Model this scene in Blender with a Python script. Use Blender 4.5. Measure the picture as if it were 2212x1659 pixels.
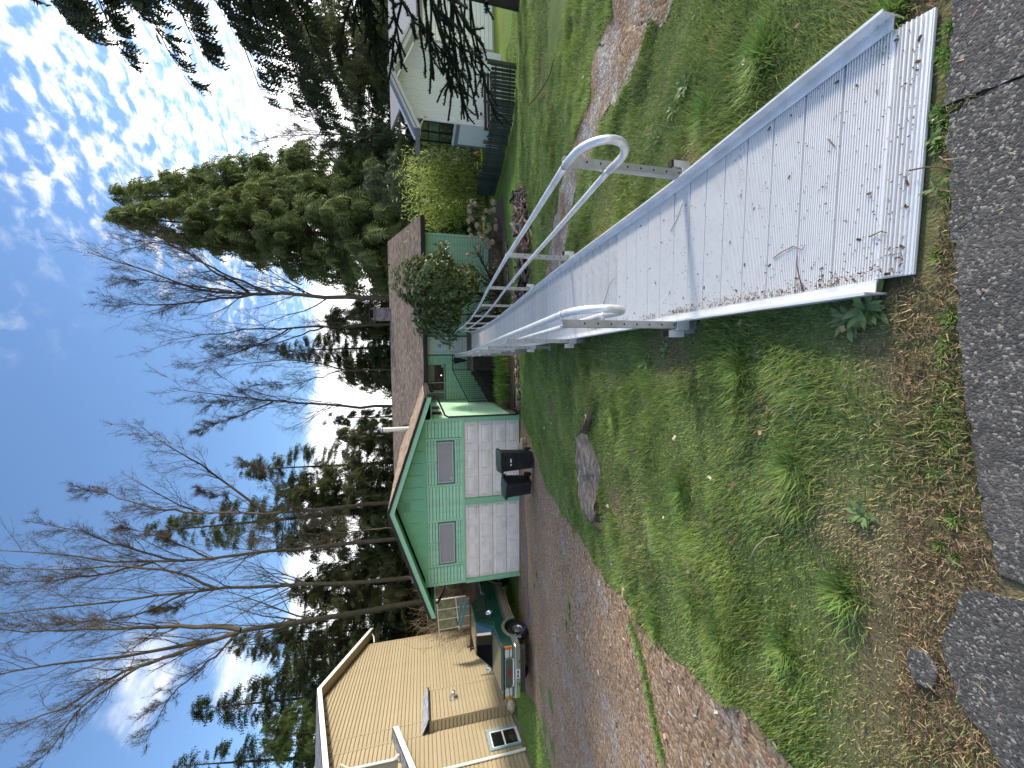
import bpy, math, random
import numpy as np
from mathutils import Vector, Matrix
R = math.radians
random.seed(7); rng = np.random.default_rng(7)
for o in list(bpy.data.objects): bpy.data.objects.remove(o, do_unlink=True)
SC = bpy.context.scene; COL = SC.collection

# ---------------------------------------------------------------- camera, sky, sun, exposure
CAMZ, FPX, ROLL, PITCH = 1.76, 842.33, .0226, .2326      # focal length in px of a 2212 px long side
cp, sp, ct, st = math.cos(PITCH), math.sin(PITCH), math.cos(ROLL), math.sin(ROLL)
fwd = Vector((0, cp, -sp)); upv = Vector((0, sp, cp)); rgt = Vector((1, 0, 0))
adir = rgt*ct - upv*st; bdir = -rgt*st - upv*ct          # across / down in the upright frame; the photo lies on its side
cd = bpy.data.cameras.new('camera'); cam = bpy.data.objects.new('camera', cd); COL.objects.link(cam)
cd.sensor_width = 36; cd.lens = FPX/2212*36; cd.clip_start = .05; cd.clip_end = 3000
M = Matrix((bdir, adir, -fwd)).transposed().to_4x4(); M.translation = Vector((0, 0, CAMZ)); cam.matrix_world = M
SC.camera = cam
SUN_AZ = Vector((.9936, .113, 0)); SUN_EL = R(24)
sd = bpy.data.lights.new('sun', 'SUN'); sd.energy = 1.6; sd.angle = R(6); sd.color = (1, .93, .82)
so = bpy.data.objects.new('sun', sd); COL.objects.link(so)
sv = SUN_AZ.normalized()*math.cos(SUN_EL) + Vector((0, 0, math.sin(SUN_EL)))
so.rotation_euler = sv.to_track_quat('Z', 'Y').to_euler()
SC.view_settings.view_transform = 'Standard'; SC.view_settings.look = 'None'; SC.view_settings.gamma = 1
SC.view_settings.exposure = 1.68
SC.cycles.max_bounces = 4; SC.cycles.diffuse_bounces = 2; SC.cycles.glossy_bounces = 2; SC.cycles.transmission_bounces = 2; SC.cycles.transparent_max_bounces = 4
W = bpy.data.worlds.new('World'); SC.world = W; W.use_nodes = True
def world_nodes():
    nt = W.node_tree; nt.nodes.clear(); L = nt.links.new
    def N(t, **k):
        n = nt.nodes.new(t)
        for a, b in k.items(): setattr(n, a, b)
        return n
    def math_(op, a, b=None, c=None):
        n = N('ShaderNodeMath', operation=op)
        for i, v in enumerate((a, b, c)):
            if v is None: continue
            if isinstance(v, (int, float)): n.inputs[i].default_value = v
            else: L(v, n.inputs[i])
        return n.outputs[0]
    def sm(v, lo, hi):
        n = N('ShaderNodeMapRange', interpolation_type='SMOOTHSTEP'); L(v, n.inputs[0])
        n.inputs[1].default_value = lo; n.inputs[2].default_value = hi; return n.outputs[0]
    sky = N('ShaderNodeTexSky', sky_type='NISHITA'); sky.sun_disc = False; sky.sun_elevation = SUN_EL
    sky.sun_rotation = math.atan2(SUN_AZ.x, SUN_AZ.y); sky.air_density = 1.0; sky.dust_density = .3; sky.ozone_density = 4.0
    tc = N('ShaderNodeTexCoord'); sx = N('ShaderNodeSeparateXYZ'); L(tc.outputs['Generated'], sx.inputs[0])
    zc = math_('ADD', math_('MAXIMUM', sx.outputs[2], 0.0), .06)
    px = math_('DIVIDE', sx.outputs[0], zc); py = math_('DIVIDE', sx.outputs[1], zc)
    pv = N('ShaderNodeCombineXYZ'); L(px, pv.inputs[0]); L(py, pv.inputs[1])
    mp = N('ShaderNodeMapping'); L(pv.outputs[0], mp.inputs[0]); mp.inputs['Rotation'].default_value = (0, 0, R(20)); mp.inputs['Scale'].default_value = (1.0, .85, 1)
    n1 = N('ShaderNodeTexNoise'); L(mp.outputs[0], n1.inputs['Vector']); n1.inputs['Scale'].default_value = 17.0; n1.inputs['Detail'].default_value = 5; n1.inputs['Roughness'].default_value = .55; n1.inputs['Distortion'].default_value = .25
    n2 = N('ShaderNodeTexNoise'); L(pv.outputs[0], n2.inputs['Vector']); n2.inputs['Scale'].default_value = 1.3; n2.inputs['Detail'].default_value = 3
    # a sheet of small puffs whose edge runs overhead: it covers the sky on the sunny side
    cov = sm(math_('ADD', px, math_('MULTIPLY', math_('SUBTRACT', n2.outputs[0], .5), 1.5)), .05, 1.15)
    puff = sm(math_('ADD', n1.outputs[0], math_('MULTIPLY', cov, .15)), .47, .86)
    c1 = math_('MULTIPLY', puff, sm(cov, .02, .45))
    # cumulus low along the horizon
    n3 = N('ShaderNodeTexNoise'); m3 = N('ShaderNodeMapping'); L(tc.outputs['Generated'], m3.inputs[0]); m3.inputs['Scale'].default_value = (1, 1, 1.7); m3.inputs['Location'].default_value = (.35, .1, 0)
    L(m3.outputs[0], n3.inputs['Vector']); n3.inputs['Scale'].default_value = 3.6; n3.inputs['Detail'].default_value = 7; n3.inputs['Roughness'].default_value = .5
    low = math_('SUBTRACT', 1.0, sm(sx.outputs[2], .10, .36))
    c2 = sm(math_('ADD', n3.outputs[0], math_('MULTIPLY', low, .42)), .60, .78)
    cl = math_('MAXIMUM', c1, c2)
    # clouds toward the sun scatter more of its light
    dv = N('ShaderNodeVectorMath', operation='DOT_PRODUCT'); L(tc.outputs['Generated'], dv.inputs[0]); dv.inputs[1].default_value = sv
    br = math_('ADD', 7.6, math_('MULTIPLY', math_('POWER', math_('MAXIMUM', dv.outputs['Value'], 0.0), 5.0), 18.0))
    sh = N('ShaderNodeMix', data_type='RGBA'); L(sm(n1.outputs[0], .38, .66), sh.inputs[0]); sh.inputs[6].default_value = (.72, .75, .82, 1); sh.inputs[7].default_value = (1, .95, .88, 1)
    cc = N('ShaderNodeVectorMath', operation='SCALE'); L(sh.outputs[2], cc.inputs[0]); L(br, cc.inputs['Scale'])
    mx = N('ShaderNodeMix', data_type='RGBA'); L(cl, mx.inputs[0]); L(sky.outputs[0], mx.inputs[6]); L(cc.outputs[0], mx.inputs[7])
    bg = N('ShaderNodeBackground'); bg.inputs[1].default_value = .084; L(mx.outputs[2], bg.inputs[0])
    out = N('ShaderNodeOutputWorld'); L(bg.outputs[0], out.inputs[0])
world_nodes()

# ---------------------------------------------------------------- helpers
def ray(x, y):                       # x, y on the 2212 x 1659 photograph -> world direction
    a = (1659 - y - 829.5)/FPX; b = (x - 1106)/FPX
    return fwd + adir*a + bdir*b
def P(x, y, Y):                      # the point at world depth Y seen there
    r = ray(x, y); return Vector((0, 0, CAMZ)) + r*(Y/r.y)
_gy = np.array([-400, -50, -2, .98, 1.5, 2.5, 4.7, 7, 9.2, 11, 13, 14.5, 17, 25, 40, 120, 500])
_gz = np.array([0, 0, 0, 0, -.06, -.22, -.38, -.64, -.95, -1.32, -1.74, -1.96, -2.02, -2.06, -2.1, -2.3, -2.4])
_ty = np.linspace(-60, 160, 8801); _tz = np.interp(_ty, _gy, _gz)
_k = np.hanning(41); _k /= _k.sum(); _ts = np.convolve(np.pad(_tz, 20, mode='edge'), _k, 'valid')
_gl = np.array([0, 0, 0, 0, -.06, -.22, -.52, -.92, -1.32, -1.66, -1.90, -1.97, -2.02, -2.06, -2.1, -2.3, -2.4]); _tl = np.convolve(np.pad(np.interp(_ty, _gy, _gl), 20, mode='edge'), _k, 'valid')
def gz(x, y):
    q = np.clip((.4 - np.asarray(x))/2.6, 0, 1); q = q*q*(3 - 2*q)      # the drive side falls away sooner
    z = np.interp(y, _ty, _ts)*(1 - q) + np.interp(y, _ty, _tl)*q
    m = np.clip((np.asarray(y) - 1.0)/1.0, 0, 1)*np.clip((16 - np.asarray(y))/4, 0, 1)
    n = .018*np.sin(x*2.1 + 1.3)*np.sin(y*1.7 + .4) + .010*np.sin(x*5.3 + y*3.1) + .006*np.sin(x*9.1 - y*7.7)
    return z + n*m
def at(x, y, dz=0):                  # the ground point seen there
    r = ray(x, y); lo, hi = .2, 200.
    for _ in range(50):
        t = (lo + hi)/2; p = Vector((0, 0, CAMZ)) + r*t
        if p.z > gz(p.x, p.y) + dz: lo = t
        else: hi = t
    return Vector((0, 0, CAMZ)) + r*lo
def atz(x, y, z):
    r = ray(x, y); return Vector((0, 0, CAMZ)) + r*((z - CAMZ)/r.z)

class MB:
    def __init__(s): s.v = []; s.f = []
    def add(s, vs, fs):
        n = len(s.v); s.v += [tuple(p) for p in vs]; s.f += [tuple(i + n for i in f) for f in fs]; return s
    def box(s, x0, x1, y0, y1, z0, z1, m=None):
        vs = [Vector((x, y, z)) for z in (z0, z1) for y in (y0, y1) for x in (x0, x1)]
        if m: vs = [m @ p for p in vs]
        return s.add(vs, [(0, 2, 3, 1), (4, 5, 7, 6), (0, 1, 5, 4), (2, 6, 7, 3), (0, 4, 6, 2), (1, 3, 7, 5)])
    def hexa(s, b, t):               # 4 bottom + 4 top corners, counter-clockwise seen from above
        return s.add(list(b) + list(t), [(3, 2, 1, 0), (4, 5, 6, 7), (0, 1, 5, 4), (1, 2, 6, 5), (2, 3, 7, 6), (3, 0, 4, 7)])
    def prism(s, poly, fn, d0, d1):  # 2D polygon, fn(u, v, d) -> point
        n = len(poly); vs = [fn(u, v, d0) for u, v in poly] + [fn(u, v, d1) for u, v in poly]
        return s.add(vs, [tuple(range(n))[::-1], tuple(range(n, 2*n))] + [(i, (i + 1) % n, n + (i + 1) % n, n + i) for i in range(n)])
    def tube(s, pts, r, n=8, cap=True):
        pts = [Vector(p) for p in pts]; k = len(pts); rr = r if isinstance(r, (list, tuple)) else [r]*k
        vs = []; ref = None
        for i, p in enumerate(pts):
            d = (pts[min(i + 1, k - 1)] - pts[max(i - 1, 0)]).normalized()
            if ref is None: ref = d.orthogonal().normalized()
            a = (ref - d*ref.dot(d)).normalized(); ref = a; b = d.cross(a)
            vs += [p + (a*math.cos(2*math.pi*j/n) + b*math.sin(2*math.pi*j/n))*rr[i] for j in range(n)]
        fs = [(i*n + j, i*n + (j + 1) % n, (i + 1)*n + (j + 1) % n, (i + 1)*n + j) for i in range(k - 1) for j in range(n)]
        if cap: fs += [tuple(range(n))[::-1], tuple(range((k - 1)*n, k*n))]
        return s.add(vs, fs)
    def lathe(s, prof, c, ax, n=24, closed=False):   # prof: (radius, along axis)
        ax = Vector(ax).normalized(); a = ax.orthogonal().normalized(); b = ax.cross(a); c = Vector(c); k = len(prof)
        vs = [c + ax*h + (a*math.cos(2*math.pi*j/n) + b*math.sin(2*math.pi*j/n))*r for r, h in prof for j in range(n)]
        m = k if closed else k - 1
        fs = [(i*n + j, i*n + (j + 1) % n, ((i + 1) % k)*n + (j + 1) % n, ((i + 1) % k)*n + j) for i in range(m) for j in range(n)]
        if not closed: fs += [tuple(range(n))[::-1], tuple(range((k - 1)*n, k*n))]
        return s.add(vs, fs)
    def quad(s, a, b, c, d): return s.add([a, b, c, d], [(0, 1, 2, 3)])
    def mesh(s, name, mat, smooth=False):
        me = bpy.data.meshes.new(name); me.from_pydata([tuple(p) for p in s.v], [], s.f)
        if mat: me.materials.append(mat)
        if smooth: me.polygons.foreach_set('use_smooth', [True]*len(me.polygons))
        me.update(); return me
    def build(s, name, mat, parent=None, smooth=False, bevel=0, seg=2, fix=True):
        me = s.mesh(name, mat, smooth)
        if fix:
            import bmesh
            bm = bmesh.new(); bm.from_mesh(me); bmesh.ops.recalc_face_normals(bm, faces=bm.faces); bm.to_mesh(me); bm.free()
        o = link(name, me, parent)
        if bevel:
            md = o.modifiers.new('bevel', 'BEVEL'); md.width = bevel; md.segments = seg; md.limit_method = 'ANGLE'; md.angle_limit = R(35); md.harden_normals = False
        return o
def link(name, me, parent=None):
    o = bpy.data.objects.new(name, me); COL.objects.link(o)
    if parent: o.parent = parent
    return o
def tag(o, label, cat, group=None):
    o['label'] = label; o['category'] = cat
    if group: o['group'] = group
    return o
def thing(name, label, cat, loc=(0, 0, 0), rz=0, group=None):
    o = bpy.data.objects.new(name, None); COL.objects.link(o); o.empty_display_size = .2
    o.location = loc; o.rotation_euler = (0, 0, rz); return tag(o, label, cat, group)
def struct(o): o['kind'] = 'structure'; return o
def stuff(o, label=None, cat=None):
    o['kind'] = 'stuff'
    if label: o['label'] = label; o['category'] = cat
    return o
def npmesh(name, V, F, mat, col=None, smooth=False):
    V = np.asarray(V, np.float32); F = np.asarray(F, np.int32); k = F.shape[1]
    me = bpy.data.meshes.new(name); me.vertices.add(len(V)); me.vertices.foreach_set('co', V.ravel())
    me.loops.add(F.size); me.loops.foreach_set('vertex_index', F.ravel())
    me.polygons.add(len(F)); me.polygons.foreach_set('loop_start', np.arange(0, F.size, k, dtype=np.int32)); me.polygons.foreach_set('loop_total', np.full(len(F), k, np.int32))
    if smooth: me.polygons.foreach_set('use_smooth', np.ones(len(F), bool))
    if col is not None:
        a = me.color_attributes.new('tint', 'FLOAT_COLOR', 'POINT'); c = np.ones((len(V), 4), np.float32); c[:, :3] = col; a.data.foreach_set('color', c.ravel())
    if mat: me.materials.append(mat)
    me.update(calc_edges=True); return me
def join(parts):                     # [(V, F, col)] -> one triple
    Vs, Fs, Cs, n = [], [], [], 0
    for V, F, C in parts:
        Vs.append(V); Fs.append(F + n); Cs.append(C); n += len(V)
    return np.concatenate(Vs), np.concatenate(Fs), np.concatenate(Cs)
def scatter(tv, tf, pos, A, B, C, col):   # template copies: axes A, B, C (n,3) already scaled
    n, k = len(pos), len(tv)
    V = pos[:, None, :] + tv[None, :, 0, None]*A[:, None, :] + tv[None, :, 1, None]*B[:, None, :] + tv[None, :, 2, None]*C[:, None, :]
    F = (tf[None] + (np.arange(n)*k)[:, None, None]).reshape(-1, tf.shape[1])
    return V.reshape(-1, 3), F, np.repeat(col, k, axis=0)
def nrm(v): return v/np.maximum(np.linalg.norm(v, axis=-1, keepdims=True), 1e-9)
def frames(d, roll, size):           # axes for copies pointing along d
    d = nrm(d); u = np.zeros_like(d); u[:, 2] = 1
    s = np.cross(d, u); bad = np.linalg.norm(s, axis=1) < 1e-3; s[bad] = (1, 0, 0); s = nrm(s); n = np.cross(s, d)
    c, q = np.cos(roll)[:, None], np.sin(roll)[:, None]
    z = size[:, None] if size.ndim == 1 else size
    return d*z, (s*c + n*q)*z, (n*c - s*q)*z

# ---------------------------------------------------------------- materials
def mat(name, col, rough=.8, metal=0., var=.15, scale=6., bump=0., bscale=60., spec=.4, dirt=None, dscale=2., damt=.5, attr=False, coat=0., rand=0., aniso=None):
    m = bpy.data.materials.new(name); m.use_nodes = True; nt = m.node_tree; b = nt.nodes['Principled BSDF']; L = nt.links.new
    b.inputs['Roughness'].default_value = rough; b.inputs['Metallic'].default_value = metal; b.inputs['Specular IOR Level'].default_value = spec
    if coat: b.inputs['Coat Weight'].default_value = coat; b.inputs['Coat Roughness'].default_value = .08
    tc = nt.nodes.new('ShaderNodeTexCoord'); mp = nt.nodes.new('ShaderNodeMapping'); L(tc.outputs['Object'], mp.inputs[0])
    if aniso: mp.inputs['Scale'].default_value = aniso
    nz = nt.nodes.new('ShaderNodeTexNoise'); nz.inputs['Scale'].default_value = scale; nz.inputs['Detail'].default_value = 6; nz.inputs['Roughness'].default_value = .6; L(mp.outputs[0], nz.inputs['Vector'])
    mr = nt.nodes.new('ShaderNodeMapRange'); L(nz.outputs[0], mr.inputs[0]); mr.inputs[1].default_value = .25; mr.inputs[2].default_value = .75; mr.inputs[3].default_value = 1 - var; mr.inputs[4].default_value = 1 + var
    fac = mr.outputs[0]
    if rand:
        oi = nt.nodes.new('ShaderNodeObjectInfo'); r2 = nt.nodes.new('ShaderNodeMapRange'); L(oi.outputs['Random'], r2.inputs[0]); r2.inputs[3].default_value = 1 - rand; r2.inputs[4].default_value = 1 + rand
        mu = nt.nodes.new('ShaderNodeMath'); mu.operation = 'MULTIPLY'; L(fac, mu.inputs[0]); L(r2.outputs[0], mu.inputs[1]); fac = mu.outputs[0]
    sc = nt.nodes.new('ShaderNodeVectorMath'); sc.operation = 'SCALE'; L(fac, sc.inputs['Scale'])
    if attr:
        at_ = nt.nodes.new('ShaderNodeAttribute'); at_.attribute_name = 'tint'; L(at_.outputs['Color'], sc.inputs[0])
    else: sc.inputs[0].default_value = col
    c = sc.outputs[0]
    if dirt:
        n2 = nt.nodes.new('ShaderNodeTexNoise'); n2.inputs['Scale'].default_value = dscale; n2.inputs['Detail'].default_value = 8; n2.inputs['Roughness'].default_value = .65; L(mp.outputs[0], n2.inputs['Vector'])
        m2 = nt.nodes.new('ShaderNodeMapRange'); L(n2.outputs[0], m2.inputs[0]); m2.inputs[1].default_value = .48; m2.inputs[2].default_value = .72; m2.inputs[3].default_value = 0; m2.inputs[4].default_value = damt
        mx = nt.nodes.new('ShaderNodeMix'); mx.data_type = 'RGBA'; L(m2.outputs[0], mx.inputs[0]); L(c, mx.inputs[6]); mx.inputs[7].default_value = (*dirt, 1); c = mx.outputs[2]
    L(c, b.inputs['Base Color'])
    if bump:
        n3 = nt.nodes.new('ShaderNodeTexNoise'); n3.inputs['Scale'].default_value = bscale; n3.inputs['Detail'].default_value = 5; L(mp.outputs[0], n3.inputs['Vector'])
        bp = nt.nodes.new('ShaderNodeBump'); bp.inputs['Strength'].default_value = bump; bp.inputs['Distance'].default_value = .02; L(n3.outputs[0], bp.inputs['Height']); L(bp.outputs[0], b.inputs['Normal'])
    return m
def leafmat(name, rough=.55, trans=.35, spec=.35):
    m = mat(name, (1, 1, 1), rough, var=.12, scale=3, attr=True, spec=spec); nt = m.node_tree; L = nt.links.new; b = nt.nodes['Principled BSDF']; out = nt.nodes['Material Output']
    t = nt.nodes.new('ShaderNodeBsdfTranslucent'); sc = b.inputs['Base Color'].links[0].from_socket; L(sc, t.inputs[0])
    mx = nt.nodes.new('ShaderNodeMixShader'); mx.inputs[0].default_value = trans; L(b.outputs[0], mx.inputs[1]); L(t.outputs[0], mx.inputs[2]); L(mx.outputs[0], out.inputs[0]); return m
def glassmat(name, tint=(.02, .025, .03), rough=.03):
    m = mat(name, tint, rough, var=.1, scale=2, spec=.9); return m
def litter(name, cols, scale, stretch=(1, 1, 1), rough=.9, bump=.5, big=None):   # voronoi chips in several colours, a second drift of another litter over it
    m = bpy.data.materials.new(name); m.use_nodes = True; nt = m.node_tree; b = nt.nodes['Principled BSDF']; L = nt.links.new
    b.inputs['Roughness'].default_value = rough; b.inputs['Specular IOR Level'].default_value = .25
    tc = nt.nodes.new('ShaderNodeTexCoord'); mp = nt.nodes.new('ShaderNodeMapping'); L(tc.outputs['Object'], mp.inputs[0]); mp.inputs['Scale'].default_value = stretch
    wn = nt.nodes.new('ShaderNodeTexNoise'); wn.inputs['Scale'].default_value = scale*.35; wn.inputs['Detail'].default_value = 3; L(mp.outputs[0], wn.inputs['Vector'])
    ad = nt.nodes.new('ShaderNodeVectorMath'); ad.operation = 'MULTIPLY_ADD'; L(wn.outputs['Color'], ad.inputs[0]); ad.inputs[1].default_value = (.9/scale*2,)*3; L(mp.outputs[0], ad.inputs[2])
    vo = nt.nodes.new('ShaderNodeTexVoronoi'); vo.inputs['Scale'].default_value = scale; L(ad.outputs[0], vo.inputs['Vector'])
    sep = nt.nodes.new('ShaderNodeSeparateColor'); L(vo.outputs['Color'], sep.inputs[0])
    def ramp(cols, src):
        r = nt.nodes.new('ShaderNodeValToRGB'); r.color_ramp.interpolation = 'CONSTANT'; e = r.color_ramp.elements
        e[0].position = 0; e[0].color = (*cols[0], 1); e[1].position = 1/len(cols); e[1].color = (*cols[1], 1)
        for i in range(2, len(cols)): x = e.new(i/len(cols)); x.color = (*cols[i], 1)
        L(src, r.inputs[0]); return r.outputs[0]
    c = ramp(cols, sep.outputs[0])
    if big:
        n2 = nt.nodes.new('ShaderNodeTexNoise'); n2.inputs['Scale'].default_value = big[1]; n2.inputs['Detail'].default_value = 9; n2.inputs['Roughness'].default_value = .7; L(mp.outputs[0], n2.inputs['Vector'])
        mr = nt.nodes.new('ShaderNodeMapRange'); L(n2.outputs[0], mr.inputs[0]); mr.inputs[1].default_value = big[2]; mr.inputs[2].default_value = big[3]
        mx = nt.nodes.new('ShaderNodeMix'); mx.data_type = 'RGBA'; L(mr.outputs[0], mx.inputs[0]); L(c, mx.inputs[6]); L(ramp(big[0], sep.outputs[1]), mx.inputs[7]); c = mx.outputs[2]
    L(c, b.inputs['Base Color'])
    bp = nt.nodes.new('ShaderNodeBump'); bp.inputs['Strength'].default_value = bump; bp.inputs['Distance'].default_value = .012; L(vo.outputs['Distance'], bp.inputs['Height']); bp.invert = True; L(bp.outputs[0], b.inputs['Normal'])
    return m
# ---------------------------------------------------------------- ground, drive, path, pavement
def resample(pts, n):
    p = np.array([[q[0], q[1]] for q in pts], float); d = np.r_[0, np.cumsum(np.linalg.norm(np.diff(p, axis=0), axis=1))]; t = np.linspace(0, d[-1], n)
    return np.c_[np.interp(t, d, p[:, 0]), np.interp(t, d, p[:, 1])]
def rag(n, a, s):                     # a ragged edge offset
    r = np.random.default_rng(s); k = np.convolve(r.normal(size=n + 8), np.ones(3)/3, 'same')[4:-4]; return k*a
def inpoly(x, y, poly):
    poly = np.asarray(poly); c = np.zeros(len(x), bool); n = len(poly); j = n - 1
    for i in range(n):
        xi, yi = poly[i]; xj, yj = poly[j]
        m = ((yi > y) != (yj > y)) & (x < (xj - xi)*(y - yi)/(yj - yi + 1e-12) + xi); c ^= m; j = i
    return c
G2 = lambda L: [at(*q) for q in L]
drive_near = resample(G2([(1129, 905), (1150, 962), (1180, 1050), (1265, 1172), (1345, 1300), (1410, 1375), (1470, 1432), (1560, 1500), (1640, 1572), (1720, 1659), (1850, 1800)]) + [Vector((-4.6, 1.05, 0))], 120)
drive_far = resample(G2([(1126, 905), (1124, 1000), (1122.5, 1150), (1121, 1250), (1121, 1330), (1126, 1440), (1140, 1500), (1160, 1525), (1172, 1590), (1192, 1659)]) + [Vector((-14.5, 6.5, 0)), Vector((-15.5, 1.05, 0))], 120)
path_l = resample(G2([(1352, -120), (1333, -30), (1326, 35), (1299, 82), (1282, 120), (1280, 175), (1274, 212), (1259, 249), (1243, 300), (1219, 361), (1206, 444), (1193, 517), (1178, 600)]), 70)
path_r = resample(G2([(1530, -120), (1475, -30), (1424, 50), (1385, 113), (1350, 187), (1318, 229), (1300, 275), (1284, 327), (1258, 372), (1239, 434), (1226, 517), (1212, 590), (1195, 625)]), 70)
for e, s, a in ((drive_near, 3, .06), (path_l, 5, .07), (path_r, 6, .10)):
    e[:, 0] += rag(len(e), a, s); e[:, 1] += rag(len(e), a, s + 20)
POLY_D = np.r_[drive_near, drive_far[::-1]]; POLY_P = np.r_[path_l, path_r[::-1]]
S2 = lambda L: [tuple(atz(x, y, .01)[:2]) for x, y in L]
SLABS = [S2([(2036, 232), (2052, 150), (2055, 60), (2063, -40), (2060, -200)]) + [(2.6, -1.6), (.95, -1.6)] + S2([(2212, 160), (2120, 200)]),
         S2([(2046, 242), (2042, 300), (2052, 420), (2048, 500), (2066, 640), (2074, 760), (2080, 850), (2100, 960), (2112, 1060), (2133, 1150), (2160, 1235), (2212, 1268)]) + [(-.66, -1.6), (.90, -1.6)] + S2([(2212, 168), (2120, 212)]),
         S2([(2212, 1302), (2160, 1290), (2104, 1268), (2068, 1288), (2056, 1322), (2032, 1385), (2042, 1440), (2066, 1500), (2104, 1562), (2148, 1628), (2184, 1700), (2230, 1800)]) + [(-2.6, -1.6), (-.70, -1.6)]]
RC0 = Vector((.8177, 1.0748, 0)); RD1 = Vector((math.sin(.0876), math.cos(.0876), 0)); RC1 = RC0 + RD1*1.4488; RD2 = Vector((math.sin(.06), math.cos(.06), 0)); RC2 = RC1 + RD2*15.3
RTIP = RC0 - RD1*.13
def ramp_poly(hw):
    n1 = Vector((RD1.y, -RD1.x, 0)); n2 = Vector((RD2.y, -RD2.x, 0))
    return np.array([tuple((RTIP - n1*hw)[:2]), tuple((RC1 - n2*hw)[:2]), tuple((RC2 - n2*hw)[:2]), tuple((RC2 + n2*hw)[:2]), tuple((RC1 + n2*hw)[:2]), tuple((RTIP + n1*hw)[:2])])
STUMP_PX = [(50, 380), (45, 650), (45, 800), (60, 1000), (100, 1150), (140, 1300), (200, 1372), (262, 1330), (250, 1200), (268, 1100), (300, 960), (332, 880), (322, 720), (300, 650), (265, 590), (236, 490), (190, 390), (120, 300), (80, 320)]
STUMP_PX = [((2250 + x/3.016)/1.8228, (1600 + y/3.016)/1.8228) for x, y in STUMP_PX]
_sc = at(1283, 1030); STZ = _sc.z + .07
STUMP = [atz(x, y, STZ) for x, y in STUMP_PX]
POLY_S = np.array([p[:2] for p in STUMP])
def vnoise(x, y, f, s=0):
    return .5 + .25*np.sin(x*f*1.7 + s + 1.3*np.sin(y*f*1.1 + s*2.1)) + .25*np.sin(y*f*1.9 - s*1.7 + 1.4*np.sin(x*f*.9 + s))
BARE = [(at(1445, 735), .30), (at(1500, 330), .15), (at(1330, 1080), .22), (at(2000, 1200), .16), (at(2040, 1350), .12), (at(1470, 560), .25)]
def dryness(x, y):
    d = np.clip((1.42 - y)/.42, 0, 1)*(.45 + .55*vnoise(x, y, 3.1, 1)) + np.clip((vnoise(x, y, 1.1, 4) - .80)*2.5, 0, .4) + np.clip((vnoise(x, y, 4.7, 2) - .85)*3, 0, .4)
    d = d + np.clip(1 - np.abs(y - 1.25)/.3, 0, 1)*np.clip((-x - .5), 0, .55)
    for p, r in BARE: d = d + np.clip(1.4 - np.hypot(x - p.x, y - p.y)/r, 0, 1)
    return np.clip(d, 0, 1)
M_lawn = mat('lawn_soil', (1, 1, 1), .95, var=.35, scale=14, bump=.6, bscale=90, attr=True, spec=.1)
def make_ground():
    xs = np.unique(np.round(np.r_[-400, -200, -100, -60, -40, np.arange(-30, -8, 1.), np.arange(-8, 9, .14), np.arange(9, 30, 1.), 40, 60, 100, 200, 400], 3))
    ys = np.unique(np.round(np.r_[-400, -100, -30, -10, -4, -1, 0, .5, np.arange(.8, 16, .14), np.arange(16, 40, 1.), 50, 70, 100, 150, 250, 500], 3))
    X, Y = np.meshgrid(xs, ys); Z = gz(X, Y); nx, ny = len(xs), len(ys)
    V = np.c_[X.ravel(), Y.ravel(), Z.ravel()]; i = (np.arange(ny - 1)[:, None]*nx + np.arange(nx - 1)[None]).ravel()
    F = np.c_[i, i + 1, i + nx + 1, i + nx]
    d = dryness(X.ravel(), Y.ravel())[:, None]; far = np.clip((Y.ravel() - 5)/6, 0, 1)[:, None]
    green = np.array([.12, .18, .05])*(1 - far) + np.array([.13, .22, .05])*far
    brown = np.array([.16, .13, .07])
    soil = np.array([.12, .12, .055]); base = green*(.65 + .35*far) + soil*(.35*(1 - far))
    ly = np.clip((16.5 - np.abs(Y.ravel() - 21))/4 - 2.6, 0, 1)[:, None]*np.clip((X.ravel() - 8)/1.5, 0, 1)[:, None]  # yellower patch paints sunlight into the lawn beside the white house
    base = base*(1 - ly) + np.array([.20, .26, .03])*ly
    o = link('ground', npmesh('ground', V, F, M_lawn, base*(1 - d) + brown*d, True)); return struct(o)
make_ground()
needles = [(.23, .145, .085), (.29, .185, .105), (.35, .23, .14), (.18, .115, .07), (.42, .31, .20), (.26, .17, .10)]
stones = [(.25, .235, .215), (.35, .335, .31), (.18, .165, .15), (.44, .42, .385), (.29, .265, .235), (.23, .19, .155)]
M_drive = litter('gravel_drive', needles, 34, (1, 1, 1), .92, .7, (stones, 1.1, .52, .68))
M_path = litter('gravel_path', stones, 40, (1, 1, 1), .92, .7, ([(c[0]*.72, c[1]*.72, c[2]*.72) for c in needles], 1.8, .42, .56))
M_asph = litter('worn_asphalt', [(.085, .08, .073), (.058, .055, .052), (.068, .063, .057), (.094, .088, .078), (.053, .05, .048), (.135, .125, .11), (.079, .072, .064), (.27, .25, .21), (.063, .06, .056)], 135, (1, 1, 1), .85, .35, ([(.073, .068, .061), (.089, .082, .073), (.115, .105, .092), (.165, .15, .13)], 3, .5, .62))
def sheet(name, a, b, m, k, dz):
    n = len(a); V = []
    for j in range(k + 1):
        t = j/k; q = a*(1 - t) + b*t; V.append(np.c_[q, gz(q[:, 0], q[:, 1]) + dz])
    V = np.concatenate(V); i = (np.arange(k)[:, None]*n + np.arange(n - 1)[None]).ravel()
    return struct(link(name, npmesh(name, V, np.c_[i, i + 1, i + n + 1, i + n], m, None, True)))
sheet('driveway', drive_near, drive_far, M_drive, 40, .012)
sheet('gravel_path', path_l, path_r, M_path, 10, .010)
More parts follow.
